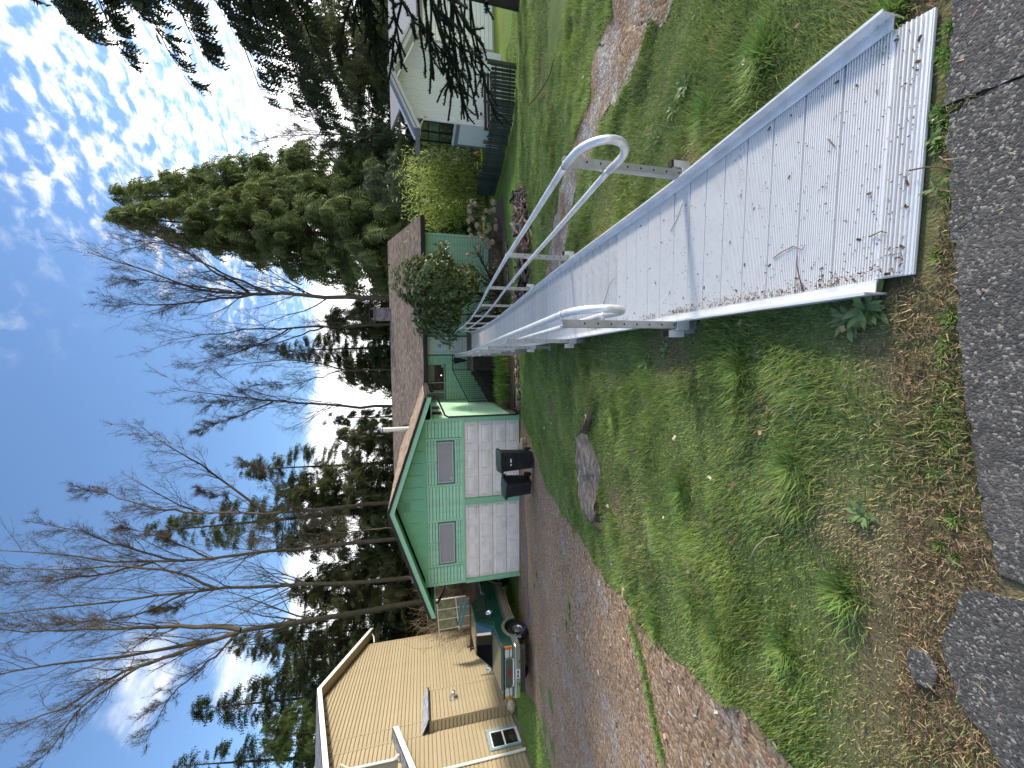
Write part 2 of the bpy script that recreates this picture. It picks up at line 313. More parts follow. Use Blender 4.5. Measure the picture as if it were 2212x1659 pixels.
for k, poly in enumerate(SLABS):
    ed = []
    for i in range(len(poly)):        # chipped edges
        a = np.array(poly[i]); b = np.array(poly[(i + 1) % len(poly)]); L = np.linalg.norm(b - a); n = max(1, int(L/.025)) if max(a[1], b[1]) > .5 else 1
        for j in range(n): ed.append(a + (b - a)*j/n + (rng.normal(size=2)*.006 if n > 1 else 0))
    mb = MB(); mb.prism([tuple(e) for e in ed], lambda u, v, d: Vector((u, v, d)), -.03, .014 - .003*k)
    struct(mb.build('pavement', M_asph))

# ---------------------------------------------------------------- grass
M_grass = leafmat('grass_blades', .6, .3, .25)
def blades(n, x0, x1, y0, y1, hgt, wid, seg, seed, dens=None, jit=.35, lean=.55):
    r = np.random.default_rng(seed); x = r.uniform(x0, x1, n); y = r.uniform(y0, y1, n)
    # keep what the picture can see (generous margin)
    d = y*cp - (gz(x, y) - CAMZ)*sp; keep = np.abs(x) < d*1.1 + .25
    cl = vnoise(x, y, 6.3, 3)*vnoise(x, y, 2.3, 8); keep &= r.random(n) < .45 + 1.2*cl
    for pl in (POLY_D, POLY_P, POLY_S, ramp_poly(.50)) + tuple(SLABS): keep &= ~inpoly(x, y, pl)
    dr = dryness(x, y); keep &= r.random(n) < 1.05 - .45*dr
    if dens is not None: keep &= dens(x, y, r)
    x, y, dr, cl = x[keep], y[keep], dr[keep], cl[keep]; n = len(x)
    h = hgt*(.55 + .8*cl*2)*r.uniform(.6, 1.35, n)*(1 - .5*dr); w = wid*r.uniform(.7, 1.3, n)
    az = r.uniform(0, 2*math.pi, n); ln = lean*r.uniform(.2, 1.5, n)
    # a combed lean shared by neighbours
    az = np.where(r.random(n) < .45, 2*math.pi*vnoise(x, y, 1.3, 5) + r.normal(size=n)*.5, az)
    dx, dy = np.cos(az), np.sin(az); sx, sy = -dy*w/2, dx*w/2; z = gz(x, y) - .004
    c0 = np.c_[x, y, z]; s = np.c_[sx, sy, 0*x]
    def pt(t): return c0 + np.c_[dx*h*ln*t*t, dy*h*ln*t*t, h*t*np.sqrt(np.clip(1 - (ln*t*.55)**2, .1, 1))]
    if seg == 2:
        m = pt(.55); V = np.stack([c0 - s, c0 + s, m + s*.75, m - s*.75, pt(1.)], 1); T = np.array([[0, 1, 2], [0, 2, 3], [3, 2, 4]])
    else: V = np.stack([c0 - s, c0 + s, pt(1.)], 1); T = np.array([[0, 1, 2]])
    k = V.shape[1]; F = (T[None] + (np.arange(n)*k)[:, None, None]).reshape(-1, 3)
    q = vnoise(x, y, 1.7, 11)[:, None]; q2 = vnoise(x, y, .7, 2)[:, None]
    g = np.array([.175, .265, .07])*(1 - q) + np.array([.24, .335, .07])*q; g = g*(.8 + .4*q2)
    ye = np.array([.42, .42, .13]); br = np.array([.40, .35, .18]); bl = np.array([.15, .235, .13])
    u = r.random(n)[:, None]; c = np.where(u < .12, bl, g); c = np.where(u > .93 - .08*q2, ye, c); c = np.where((r.random(n) < .05 + .8*dr)[:, None], br*r.uniform(.7, 1.2, (n, 1)), c)
    c = c*r.uniform(.75, 1.25, (n, 1))
    return V.reshape(-1, 3), F, np.repeat(c, k, axis=0)
gp = [blades(270000, -3.4, 3.3, .86, 3.3, .044, .0038, 2, 1), blades(240000, -5.0, 5.5, 3.3, 6.6, .055, .0080, 1, 2),
      blades(120000, -5.0, 10.5, 6.6, 10.5, .055, .011, 1, 3), blades(90000, -4.0, 13.5, 10.5, 16.5, .05, .016, 1, 4, lambda x, y, r: ~((np.abs(x - 0) < 9) & (y > 14.2))),
      blades(26000, -17, -9, 9.5, 16.3, .06, .018, 1, 5, lambda x, y, r: x < -9.2)]
# taller tussocks, the seam of grass in the drive and the weedy fringe of the pavement
def tussocks(seed):
    r = np.random.default_rng(seed); out = []
    spots = [(at(1925, 40), .10, .09), (at(1940, 15), .08, .08), (at(1560, 1380), .22, .10), (at(1500, 1300), .18, .09), (at(1720, 1010), .2, .12), (at(1480, 1060), .2, .12), (at(1600, 800), .2, .11), (at(1420, 1350), .14, .11), (at(1700, 1400), .2, .09), (at(1830, 1280), .16, .1), (at(1530, 250), .2, .12), (at(1650, 120), .2, .12), (at(1330, 900), .2, .1)]
    for i, q in enumerate([(1368, 1352), (1378, 1378), (1385, 1405), (1394, 1440), (1401, 1475), (1408, 1510), (1416, 1550), (1424, 1590), (1432, 1620)]): spots += [(at(*q), .10, .06)]
    for i, q in enumerate([(1232, 1330), (1225, 1350), (1160, 1240), (1155, 1265), (1232, 1310), (1110, 1312)]): spots += [(at(*q), .10, .05)]
    for k in range(34): p = atz(2030 + r.uniform(-8, 34), r.uniform(40, 1220), 0); spots += [(p, .03, .028)]
    for p, rad, h in spots:
        n = int(520*(rad/.2)); a = r.uniform(0, 6.283, n); d = rad*np.abs(r.normal(size=n))*.6; x = p.x + d*np.cos(a); y = p.y + d*np.sin(a)*.6
        z = gz(x, y) - .003; hh = h*r.uniform(.5, 1.2, n); w = .0042 + .0006*p.y; az = a + r.normal(size=n)*.6; ln = r.uniform(.2, 1., n); c0 = np.c_[x, y, z]; s = np.c_[-np.sin(az)*w/2, np.cos(az)*w/2, 0*x]
        f = lambda t: c0 + np.c_[np.cos(az)*hh*ln*t*t, np.sin(az)*hh*ln*t*t, hh*t*(1 - .35*ln*t)]
        m = f(.55); V = np.stack([c0 - s, c0 + s, m + s*.75, m - s*.75, f(1.)], 1); T = np.array([[0, 1, 2], [0, 2, 3], [3, 2, 4]])
        c = np.array([.18, .30, .07])*r.uniform(.7, 1.35, (n, 1)); c = np.where(r.random((n, 1)) < .15, np.array([.28, .30, .07]), c)
        out.append((V.reshape(-1, 3), (T[None] + (np.arange(n)*5)[:, None, None]).reshape(-1, 3), np.repeat(c, 5, axis=0)))
    return out
V, F, C = join(gp + tussocks(9))
stuff(link('grass', npmesh('grass', V, F, M_grass, C)), 'patchy green lawn grass around the metal ramp and along the drive', 'grass')
# ---------------------------------------------------------------- wheelchair ramp
M_alu = mat('ribbed_aluminium', (.82, .815, .80), .38, .3, .10, 5, .0, spec=.5, dirt=(.27, .25, .20), dscale=5, damt=.22)
M_alu2 = mat('bare_aluminium', (.80, .80, .79), .34, .35, .12, 9, .05, 40, dirt=(.30, .29, .27), dscale=7, damt=.3)
M_post = mat('dull_aluminium', (.44, .44, .42), .5, .55, .15, 12, .08, 60, dirt=(.22, .22, .18), dscale=9, damt=.4)
M_dark = mat('dark_hole', (.01, .01, .01), .9)
M_seam = mat('black_rubber', (.02, .02, .02), .7)
RS = [-1.53, -1.46, -1.42, -.05, .4, 2.31, 4.4, 6.71, 8.89, 10.96, 12.84, 15.3]; RZ = [.016, .042, .036, -.125, -.148, -.20, -.30, -.452, -.572, -.63, -.614, -.571]
rz = lambda s: float(np.interp(s, RS, RZ))
def rpos(s, off=0, h=0):
    d = RD1 if s < 0 else RD2; n = Vector((d.y, -d.x, 0)); p = RC1 + d*s + n*off; p.z = rz(s) + h; return p
ramp = thing('wheelchair_ramp', 'long ribbed aluminium wheelchair ramp with tubular handrails leading to the green house door', 'ramp', tuple(rpos(0)))
RINV = Matrix.Translation(ramp.location).inverted()
WM = {}
def wchild(o, parent, inv):            # o was placed in world space: keep it there under its parent
    WM[o] = o.matrix_basis.copy(); o.parent = parent; o.matrix_parent_inverse = WM[parent].inverted() if parent in WM else inv; return o
def plank_mesh(L, ribs, w=.457):
    mb = MB(); pitch = L/ribs; pr = [(-L/2, -.03)]
    for i in range(ribs):
        y = -L/2 + .002 + i*(L - .004)/ribs; q = (L - .004)/ribs
        pr += [(y + q*.02, -.0085), (y + q*.10, 0), (y + q*.56, 0), (y + q*.64, -.0085)]
    pr += [(L/2, -.03)]
    mb.prism([(a, b) for a, b in pr], lambda u, v, d: Vector((d, u, v)), -w, w); return mb.mesh('plank', M_alu)
PL = .186; pm = plank_mesh(PL - .003, 16); pmd = pm.copy(); pmm = pm.copy(); pmm.materials[0] = mat('dulled_aluminium', (.76, .75, .73), .42, .3, .12, 4, .0, spec=.45, dirt=(.30, .27, .21), dscale=3.5, damt=.4, rand=.03); pmd.materials[0] = mat('soiled_aluminium', (.68, .66, .62), .5, .25, .16, 4, .0, spec=.45, dirt=(.20, .17, .12), dscale=3.5, damt=.5, rand=.05)
s = -1.42 + PL/2
while s < 15.3 - PL/2:
    a, b = rpos(s - PL/2), rpos(s + PL/2); d = (b - a).normalized(); n = Vector((d.y, -d.x, 0)).normalized(); u = n.cross(d)
    m = Matrix((n, d, u)).transposed().to_4x4(); m.translation = (a + b)/2
    f_ = s + random.uniform(-.3, .3); o = link('plank', pm if f_ < .9 else (pmm if f_ < 3.2 else pmd)); o.matrix_basis = m; wchild(o, ramp, RINV); s += PL
mb = MB(); a = -1.58; k = 9
for i in range(k):
    s0, s1 = -1.525 + i*.0117, -1.525 + (i + .66)*.0117; w = .445
    mb.hexa([rpos(s0, -w, -.012), rpos(s0, w, -.012), rpos(s1, w, -.012), rpos(s1, -w, -.012)], [rpos(s0 + .002, -w), rpos(s0 + .002, w), rpos(s1 - .002, w), rpos(s1 - .002, -w)])
s0, s1 = -1.527, -1.415; mb.hexa([rpos(s0, -.448, -.016), rpos(s0, .448, -.016), rpos(s1, .448, -.02), rpos(s1, -.448, -.02)], [rpos(s0, -.448, -.003), rpos(s0, .448, -.003), rpos(s1, .448, -.003), rpos(s1, -.448, -.003)])
wchild(mb.build('entry_plate', M_alu), ramp, RINV)
PS = [-.03, 2.28, 4.45, 6.65, 8.85, 11.0, 13.05, 14.75]
cuts = [-1.44] + PS[1:] + [15.3]
for sd_ in (-1, 1):
    for i in range(len(cuts) - 1):
        mb = MB(); ss = [cuts[i] + .004] + [v for v in RS if cuts[i] + .05 < v < cuts[i + 1] - .05] + [cuts[i + 1] - .004]
        if i == 0: ss[0] = -1.42 if sd_ > 0 else -1.43
        prof = [(.452, .006), (.500, .008), (.500, .062), (.512, .062), (.512, .055), (.506, .052), (.506, -.055), (.498, -.055), (.498, .002), (.452, .001)]
        vs = [rpos(q, sd_*o_, h) for q in ss for o_, h in prof]; k = len(prof)
        fs = [(j*k + c, j*k + (c + 1) % k, (j + 1)*k + (c + 1) % k, (j + 1)*k + c) for j in range(len(ss) - 1) for c in range(k)] + [tuple(range(k)), tuple(range((len(ss) - 1)*k, len(ss)*k))]
        mb.add(vs, fs); wchild(mb.build('curb', M_alu2), ramp, RINV)
    HS = [-.10, 0., 1.1, 2.31, 3.4, 4.4, 5.5, 6.71, 7.8, 8.89, 9.9, 10.96, 11.9, 12.84, 13.8, 14.75]; hh = lambda q: float(np.interp(q, [0, 3, 6, 15], [.93, .87, .82, .80]))
    r_off = .475
    top = [rpos(q, sd_*r_off, hh(q)) for q in HS]; low = [rpos(q, sd_*r_off, hh(q) - .31) for q in HS]
    wchild(MB().tube(top, .0235, 12).build('top_rail', M_alu2, None, True), ramp, RINV)
    wchild(MB().tube(low, .0215, 12).build('lower_rail', M_alu2, None, True), ramp, RINV)
    a0, b0 = top[0], low[0]; back = -RD1; lp = [a0 - back*.004]; rad = (a0.z - b0.z)/2; cen = (a0 + b0)/2
    for j in range(13): t = math.pi*j/12; lp.append(cen + Vector((0, 0, rad*math.cos(t))) + back*(.13 + .23*math.sin(t)))
    lp.append(b0 - back*.004); wchild(MB().tube(lp, .0245, 14).build('rail_loop', M_alu2, None, True), ramp, RINV)
    wchild(MB().tube([a0 - back*.006, a0 + back*.0], .0252, 14).build('joint_ring', M_seam, None, True), ramp, RINV)
    for i, q in enumerate(PS):
        p = rpos(q, sd_*.535); gnd = float(gz(p.x, p.y)); x, y = p.x, p.y; zt = rpos(q, 0, hh(q) - .005).z; zb = min(gnd - .02, p.z - .12)
        mb = MB(); t = .0255; m = Matrix.Translation((x, y, 0)) @ Matrix.Rotation(-.06, 4, 'Z')
        mb.prism([(-t, -t), (t, -t), (t, t), (t*.45, t), (t*.45, t*.8), (t*.8, t*.8), (t*.8, -t*.8), (-t*.8, -t*.8), (-t*.8, t*.8), (-t*.45, t*.8), (-t*.45, t), (-t, t)], lambda u, v, d: m @ Vector((u, v, d)), zb, zt)
        po = wchild(mb.build('post', M_post), ramp, RINV)
        if i < 4:
            mh = MB(); nh = 8
            for j in range(nh):
                zz = rz(q) + .06 + j*(zt - rz(q) - .12)/nh; mh.lathe([(.0065, 0), (.0065, .0035)], m @ Vector((0, -t - .0025, zz)), (0, 1, 0), 8)
                if sd_ < 0: mh.lathe([(.0065, 0), (.0065, .0035)], m @ Vector((t - .001, 0, zz)), (1, 0, 0), 8)
            h_ = mh.build('bolt_holes', M_dark); wchild(h_, po, RINV)
        mb = MB()                         # clamp that ties the post to the deck, its stub pin and foot
        mb.box(-.032, .032, -.045, .030, p.z - .055, p.z - .047, m); mb.box(-.032, .032, -.045, -.037, p.z - .047, p.z + .045, m); mb.box(sd_*.030, sd_*.037, -.045, .03, p.z - .047, p.z + .045, m)
        mb.box(sd_*.040, sd_*.088, -.024, .024, p.z - .03, p.z + .10, m) if i < 3 else None
        wchild(mb.build('clamp', M_alu2), ramp, RINV)
        if i < 2: wchild(MB().box(sd_*.041, sd_*.087, -.023, .023, p.z + .1005, p.z + .118, m).build('pin_cap', M_seam), ramp, RINV)
        wchild(MB().box(-.06, .06, -.06, .06, gnd - .012, gnd + .008, m).build('foot_plate', M_post), ramp, RINV)
        for hgt, rr in ((hh(q), .0235), (hh(q) - .31, .0215)):
            c = rpos(q, sd_*.5, hgt); wchild(MB().tube([rpos(q, sd_*.475, hgt - .004), rpos(q, sd_*.535, hgt - .012)], .011, 6).build('rail_bracket', M_alu2), ramp, RINV)
# side beams under the deck and cross bearers
for sd_ in (-1, 1):
    mb = MB(); ss = [-1.30] + [v for v in RS if -1.2 < v < 15.2] + [15.28]
    for j in range(len(ss) - 1): mb.hexa([rpos(ss[j], sd_*.40, -.13 if j else -.04), rpos(ss[j], sd_*.45, -.13 if j else -.04), rpos(ss[j + 1], sd_*.45, -.13), rpos(ss[j + 1], sd_*.40, -.13)], [rpos(ss[j], sd_*.40, -.031), rpos(ss[j], sd_*.45, -.031), rpos(ss[j + 1], sd_*.45, -.031), rpos(ss[j + 1], sd_*.40, -.031)])
    wchild(mb.build('side_beam', M_post), ramp, RINV)

# ---------------------------------------------------------------- tree stump in the lawn
M_cut = mat('weathered_cut_wood', (.155, .125, .098), .9, var=.55, scale=11, bump=1., bscale=26, dirt=(.44, .38, .29), dscale=6, damt=.75, aniso=(1, 3.2, 1))
M_rot = mat('rotten_bark', (.10, .06, .035), .95, var=.5, scale=14, bump=1., bscale=30, dirt=(.28, .21, .13), dscale=8, damt=.6)
stc = sum((p for p in STUMP), Vector())/len(STUMP)
stump = thing('tree_stump', 'low weathered tree stump with dark cut top set in the lawn', 'stump', (stc.x, stc.y, _sc.z))
def smooth_closed(pts, n):
    out = []; k = len(pts)
    for i in range(k):
        p0, p1, p2, p3 = pts[i - 1], pts[i], pts[(i + 1) % k], pts[(i + 2) % k]
        for j in range(n):
            t = j/n; out.append(.5*((2*p1) + (p2 - p0)*t + (2*p0 - 5*p1 + 4*p2 - p3)*t*t + (3*p1 - p0 - 3*p2 + p3)*t**3))
    return out
ring = smooth_closed([Vector((p.x - stc.x, p.y - stc.y, 0)) for p in STUMP], 3); k = len(ring); h0 = STZ - _sc.z
top_z = lambda p: h0 - .02 + .03*p.y + .012*math.sin(p.x*9) + .01*math.sin(p.y*14 + p.x*5)
mb = MB(); vs = []; lv = [(1.0, -.012), (.94, .004), (.82, .0), (.68, .008), (.52, .006), (.36, .012), (.2, .014), (.08, .016)]
for f, dz in lv: vs += [Vector((p.x*f, p.y*f, top_z(p*f) + dz*random.uniform(.3, 1.4) + random.uniform(-.006, .006) + .010*math.sin(p.x*f*23 + 2*math.sin(p.y*f*31))*math.sin(p.y*f*19 + 1))) for p in ring]
vs.append(Vector((0, 0, h0)))
fs = [(i*k + j, i*k + (j + 1) % k, (i + 1)*k + (j + 1) % k, (i + 1)*k + j) for i in range(7) for j in range(k)] + [(7*k + j, 7*k + (j + 1) % k, 8*k) for j in range(k)]
mb.add(vs, fs); mb.build('cut_face', M_cut, stump, True)
mb = MB(); vs = []
for dz, f in ((0, 1.0), (-.05, 1.015), (-.10, .99), (-.25, 1.06)): vs += [Vector((p.x*f + random.uniform(-.015, .015), p.y*f + random.uniform(-.015, .015), top_z(p) + dz - .004)) for p in ring]
mb.add(vs, [(i*k + j, (i + 1)*k + j, (i + 1)*k + (j + 1) % k, i*k + (j + 1) % k) for i in range(3) for j in range(k)]); mb.build('bark', M_rot, stump)
def root(px, rr):
    pts = [at(x, y) + Vector((-stc.x, -stc.y, -_sc.z)) + Vector((0, 0, dz)) for x, y, dz in px]; MB().tube(pts, rr, 7).build('root', M_rot, stump, True)
root([(1272, 930, .06), (1278, 905, .04), (1282, 880, .02), (1284, 860, -.03)], [.06, .045, .03, .012]); root([(1290, 1120, .05), (1300, 1140, .02), (1306, 1152, -.03)], [.055, .04, .012])
# ---------------------------------------------------------------- green house
PSI = .0791; HG = Vector((-1.2306, 14.4718, 0)); HE1 = Vector((math.cos(PSI), -math.sin(PSI), 0)); HE2 = Vector((math.sin(PSI), math.cos(PSI), 0))
GF, GL, BD, GW = -1.98, 6.374, 5.8, -1.80           # garage floor, garage length, set-back of the main wall, foot of the siding
hs = thing('green_house', 'mint green house with brown shingle roof, double garage and white front door', 'house', (HG.x, HG.y, GF), -PSI)
HINV = (Matrix.Translation(hs.location) @ Matrix.Rotation(-PSI, 4, 'Z')).inverted(); HM = Matrix.Translation((HG.x, HG.y, 0)) @ Matrix.Rotation(-PSI, 4, 'Z')
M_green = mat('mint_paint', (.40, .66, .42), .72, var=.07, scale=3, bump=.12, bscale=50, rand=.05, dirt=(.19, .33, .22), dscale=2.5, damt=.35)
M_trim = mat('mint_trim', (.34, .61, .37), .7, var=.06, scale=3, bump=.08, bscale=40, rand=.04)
M_gwall = mat('mint_wall', (.13, .26, .165), .8, var=.1, scale=3)  # darker than the boards: paints shade into the gaps between them
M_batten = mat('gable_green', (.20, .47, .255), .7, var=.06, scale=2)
M_found = mat('foundation', (.22, .185, .15), .95, var=.3, scale=5, bump=.5, bscale=30, dirt=(.10, .11, .06), dscale=3, damt=.6)
M_black = mat('black_metal', (.012, .012, .013), .55, var=.2, scale=9)
M_brownpipe = mat('brown_gutter', (.035, .026, .022), .5, var=.2)
M_gdoor = mat('garage_door_white', (.88, .79, .69), .6, var=.04, scale=4, dirt=(.38, .36, .33), dscale=2.2, damt=.3, rand=.02)
M_frame = mat('pale_frame', (.55, .56, .52), .5, var=.06)
M_blind = mat('frosted_pane', (.34, .32, .30), .5, var=.07, scale=3, spec=.3)
M_pane = glassmat('window_glass', (.012, .013, .014))
M_door = mat('door_paint', (.68, .73, .67), .55, var=.05, scale=3, dirt=(.34, .38, .33), dscale=3, damt=.3)
M_brass = mat('brass', (.28, .19, .05), .4, .8, .2, 20)
M_shing = mat('brown_shingle', (1, 1, 1), .95, var=.25, scale=30, bump=.6, bscale=120, attr=True, spec=.15)
M_curt = mat('curtain', (.23, .21, .15), .9, var=.1, scale=4)
M_steel = mat('galvanised', (.55, .55, .52), .4, .8, .2, 15, dirt=(.3, .29, .27), dscale=8, damt=.5)
M_sign = mat('white_paint', (.75, .75, .72), .6, var=.04)
M_lamp = bpy.data.materials.new('pink_lamp'); M_lamp.use_nodes = True; _b = M_lamp.node_tree.nodes['Principled BSDF']; _b.inputs['Emission Color'].default_value = (1, .35, .9, 1); _b.inputs['Emission Strength'].default_value = 1.6
def hb(mb, name, m, parent=None, **k):
    o = mb.build(name, m, None, **k); o.matrix_basis = HM; return wchild(o, parent or hs, HINV)
# solid walls
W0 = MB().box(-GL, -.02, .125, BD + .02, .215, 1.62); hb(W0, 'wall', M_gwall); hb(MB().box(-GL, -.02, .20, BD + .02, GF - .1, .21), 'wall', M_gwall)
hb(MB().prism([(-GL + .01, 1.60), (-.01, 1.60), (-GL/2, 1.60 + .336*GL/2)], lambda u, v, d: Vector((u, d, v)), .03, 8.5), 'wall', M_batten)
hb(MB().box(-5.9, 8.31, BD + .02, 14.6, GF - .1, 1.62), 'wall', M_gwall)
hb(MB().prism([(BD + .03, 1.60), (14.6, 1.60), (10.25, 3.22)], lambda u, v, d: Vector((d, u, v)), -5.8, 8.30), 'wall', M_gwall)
hb(MB().box(.0, 8.33, BD - .005, BD + .02, GW - .35, GW - .001), 'foundation', M_found)
hb(MB().box(-.02, .01, .2, BD, GF - .2, GF + .33), 'foundation', M_found)
# lap siding, board by board
_bm = {}
def board(u0, u1, z, kind, expo, parent=None):
    key = (round(u1 - u0, 3), kind, expo)
    if key not in _bm:
        L = u1 - u0; mb = MB(); e = expo
        if kind == 'f': pr = [(0, .0), (0, e - .018), (-.010, e - .026), (-.034, .006), (-.034, .0)]; mb.prism(pr, lambda u, v, d: Vector((d, u, v)), 0, L)
        else: pr = [(0, .0), (0, e - .018), (.010, e - .026), (.034, .006), (.034, .0)]; mb.prism(pr, lambda u, v, d: Vector((u, d, v)), 0, L)
        me = mb.mesh('siding_board', M_green); import bmesh; bm = bmesh.new(); bm.from_mesh(me); bmesh.ops.recalc_face_normals(bm, faces=bm.faces); bm.to_mesh(me); bm.free(); _bm[key] = me
    o = link('siding_board', _bm[key]); return o
def panel(u0, u1, z0, z1, plane, kind='f', expo=.118):
    n = max(1, round((z1 - z0)/expo)); e = (z1 - z0)/n
    for i in range(n):
        o = board(u0, u1, 0, kind, round(e, 4)); o.matrix_basis = HM @ Matrix.Translation((u0, plane, z0 + i*e) if kind == 'f' else (plane, u0, z0 + i*e)); wchild(o, hs, HINV)
def trim(x0, x1, y0, y1, z0, z1, m=None, name='trim_board'): return hb(MB().box(x0, x1, y0, y1, z0, z1), name, m or M_trim, bevel=.004, seg=1)
WZ0, WZ1 = .60, 1.165; wR = (-2.40, -.87); wL = (-5.497, -3.967)
gz0, gz1 = .285, 1.64
cols = [(-.71, -.10), (-3.87, -2.55), (-GL + .10, -5.66)]
for a, b in cols: panel(a, b, gz0, gz1, .10)
for a, b in (wR, wL):
    a2, b2 = a - .06, b + .06; mid = (a + b)/2
    for p, q in ((a2, mid - .045), (mid + .045, b2)): panel(p, q, gz0, WZ0 - .045, .10, expo=.09); panel(p, q, WZ1 + .04, gz1, .10)
    trim(mid - .04, mid + .04, .07, .112, gz0, WZ0 - .05); trim(mid - .04, mid + .04, .07, .112, WZ1 + .045, gz1)
    for q in (a2 - .085, b2 + .005): trim(q, q + .08, .066, .114, gz0, gz1)
trim(-.095, .0, .060, .118, gz0, gz1); trim(-GL, -GL + .095, .060, .118, gz0, gz1)
trim(-GL - .0, .0, .050, .116, .19, .283); trim(-GL, 0, .045, .112, gz1 + .002, gz1 + .075)
for a, b in ((-.14, .055), (-3.325, -3.09), (-GL - .03, -6.27)): trim(a, b, .035, .16, GF + .04, .188, mat('post_green', (.26, .52, .30), .7, var=.06), 'garage_post')
hb(MB().box(-.15, .06, .03, .16, GF - .08, GF + .038), 'post_foot', M_found); hb(MB().box(-GL - .05, -6.25, .03, .16, GF - .08, GF + .038), 'post_foot', M_found)
M_mold2 = mat('door_backing', (.12, .115, .11), .8)  # dark grey paints the shadow lines between the door sections
# garage doors: sections with raised panels
def garage_door(x0, x1, cols, cross):
    d = hb(MB().box(x0, x1, .17, .19, GF, .19), 'garage_door', M_mold2); n = 4; H = .185 - GF - .02; sh = H/n
    for r in range(n):
        z0 = GF + .02 + r*sh; sec = MB().box(x0 + .005, x1 - .005, .135, .168, z0 + .008, z0 + sh - .008); so_ = sec.build('door_section', M_gdoor, bevel=.004, seg=1); so_.matrix_basis = HM; wchild(so_, d, HINV)
        w = (x1 - x0)/cols
        for c in range(cols):
            a, b = x0 + c*w + w*.13, x0 + (c + 1)*w - w*.13; e, f = z0 + sh*.17, z0 + sh*.80; y0, y1 = .1345, .118; i = .07
            mb = MB()                         # moulded frame around a raised field
            def ringq(A, B, ya, yb): return [(A[0], ya, A[2]), (A[1], ya, A[2]), (A[1], ya, A[3]), (A[0], ya, A[3])], [(B[0], yb, B[2]), (B[1], yb, B[2]), (B[1], yb, B[3]), (B[0], yb, B[3])]
            steps = [((a, b, e, f), .1345), ((a + .014, b - .014, e + .014, f - .014), .104), ((a + .034, b - .034, e + .034, f - .034), .1335), ((a + .075, b - .075, e + .07, f - .07), .108)]
            vs = []
            for (q, y) in steps: vs += [(q[0], y, q[2]), (q[1], y, q[2]), (q[1], y, q[3]), (q[0], y, q[3])]
            fs = [(k*4 + j, k*4 + (j + 1) % 4, (k + 1)*4 + (j + 1) % 4, (k + 1)*4 + j) for k in range(3) for j in range(4)]
            if cross:
                cx, cz = (a + b)/2, (e + f)/2; vs.append((cx, .088, cz)); fs += [(12 + j, 12 + (j + 1) % 4, 16) for j in range(4)]
            else: fs.append((12, 13, 14, 15))
            mb.add(vs, fs); po = mb.build('raised_panel', M_gdoor); po.matrix_basis = HM; wchild(po, so_, HINV)
    o = MB().box(x0, x1, .12, .17, GF - .005, GF + .018).build('bottom_seal', M_seam); o.matrix_basis = HM; wchild(o, d, HINV)
garage_door(-3.085, -.145, 3, True); garage_door(-6.265, -3.33, 4, False)
# windows
def window(x0, x1, z0, z1, y, m, splits=(), fw=.028, name='window', dep=.05):
    w = hb(MB().box(x0 + fw, x1 - fw, y + .012, y + .02, z0 + fw, z1 - fw), name, m)
    mb = MB(); mb.box(x0, x1, y - dep*.5, y + .03, z0, z0 + fw).box(x0, x1, y - dep*.5, y + .03, z1 - fw, z1).box(x0, x0 + fw, y - dep*.5, y + .03, z0 + fw, z1 - fw).box(x1 - fw, x1, y - dep*.5, y + .03, z0 + fw, z1 - fw)
    for sx in splits: mb.box(sx - fw*.5, sx + fw*.5, y - dep*.4, y + .025, z0 + fw, z1 - fw)
    o = mb.build('window_frame', M_frame); o.matrix_basis = HM; wchild(o, w, HINV); return w
w1 = window(*wR, WZ0, WZ1, .075, M_blind); window(*wL, WZ0, WZ1, .075, M_blind)
o = MB().box(wR[0] + .1, wR[0] + .19, .074, .085, WZ0 + .05, WZ0 + .13).build('sticker', mat('paper', (.55, .52, .4), .8)); o.matrix_basis = HM; wchild(o, w1, HINV)
# gable boards and battens
rk = lambda a: 1.60 + .336*(GL/2 - abs(a + GL/2))
for i in range(15):
    a = -.3 - i*.445
    if a < -GL + .1: break
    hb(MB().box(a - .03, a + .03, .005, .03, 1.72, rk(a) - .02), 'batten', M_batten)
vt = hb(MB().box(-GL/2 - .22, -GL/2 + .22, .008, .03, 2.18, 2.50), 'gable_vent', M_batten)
for i in range(6): o = MB().box(-GL/2 - .19, -GL/2 + .19, -.004, .010, 2.21 + i*.045, 2.23 + i*.045).build('louvre', M_gwall); o.matrix_basis = HM; wchild(o, vt, HINV)
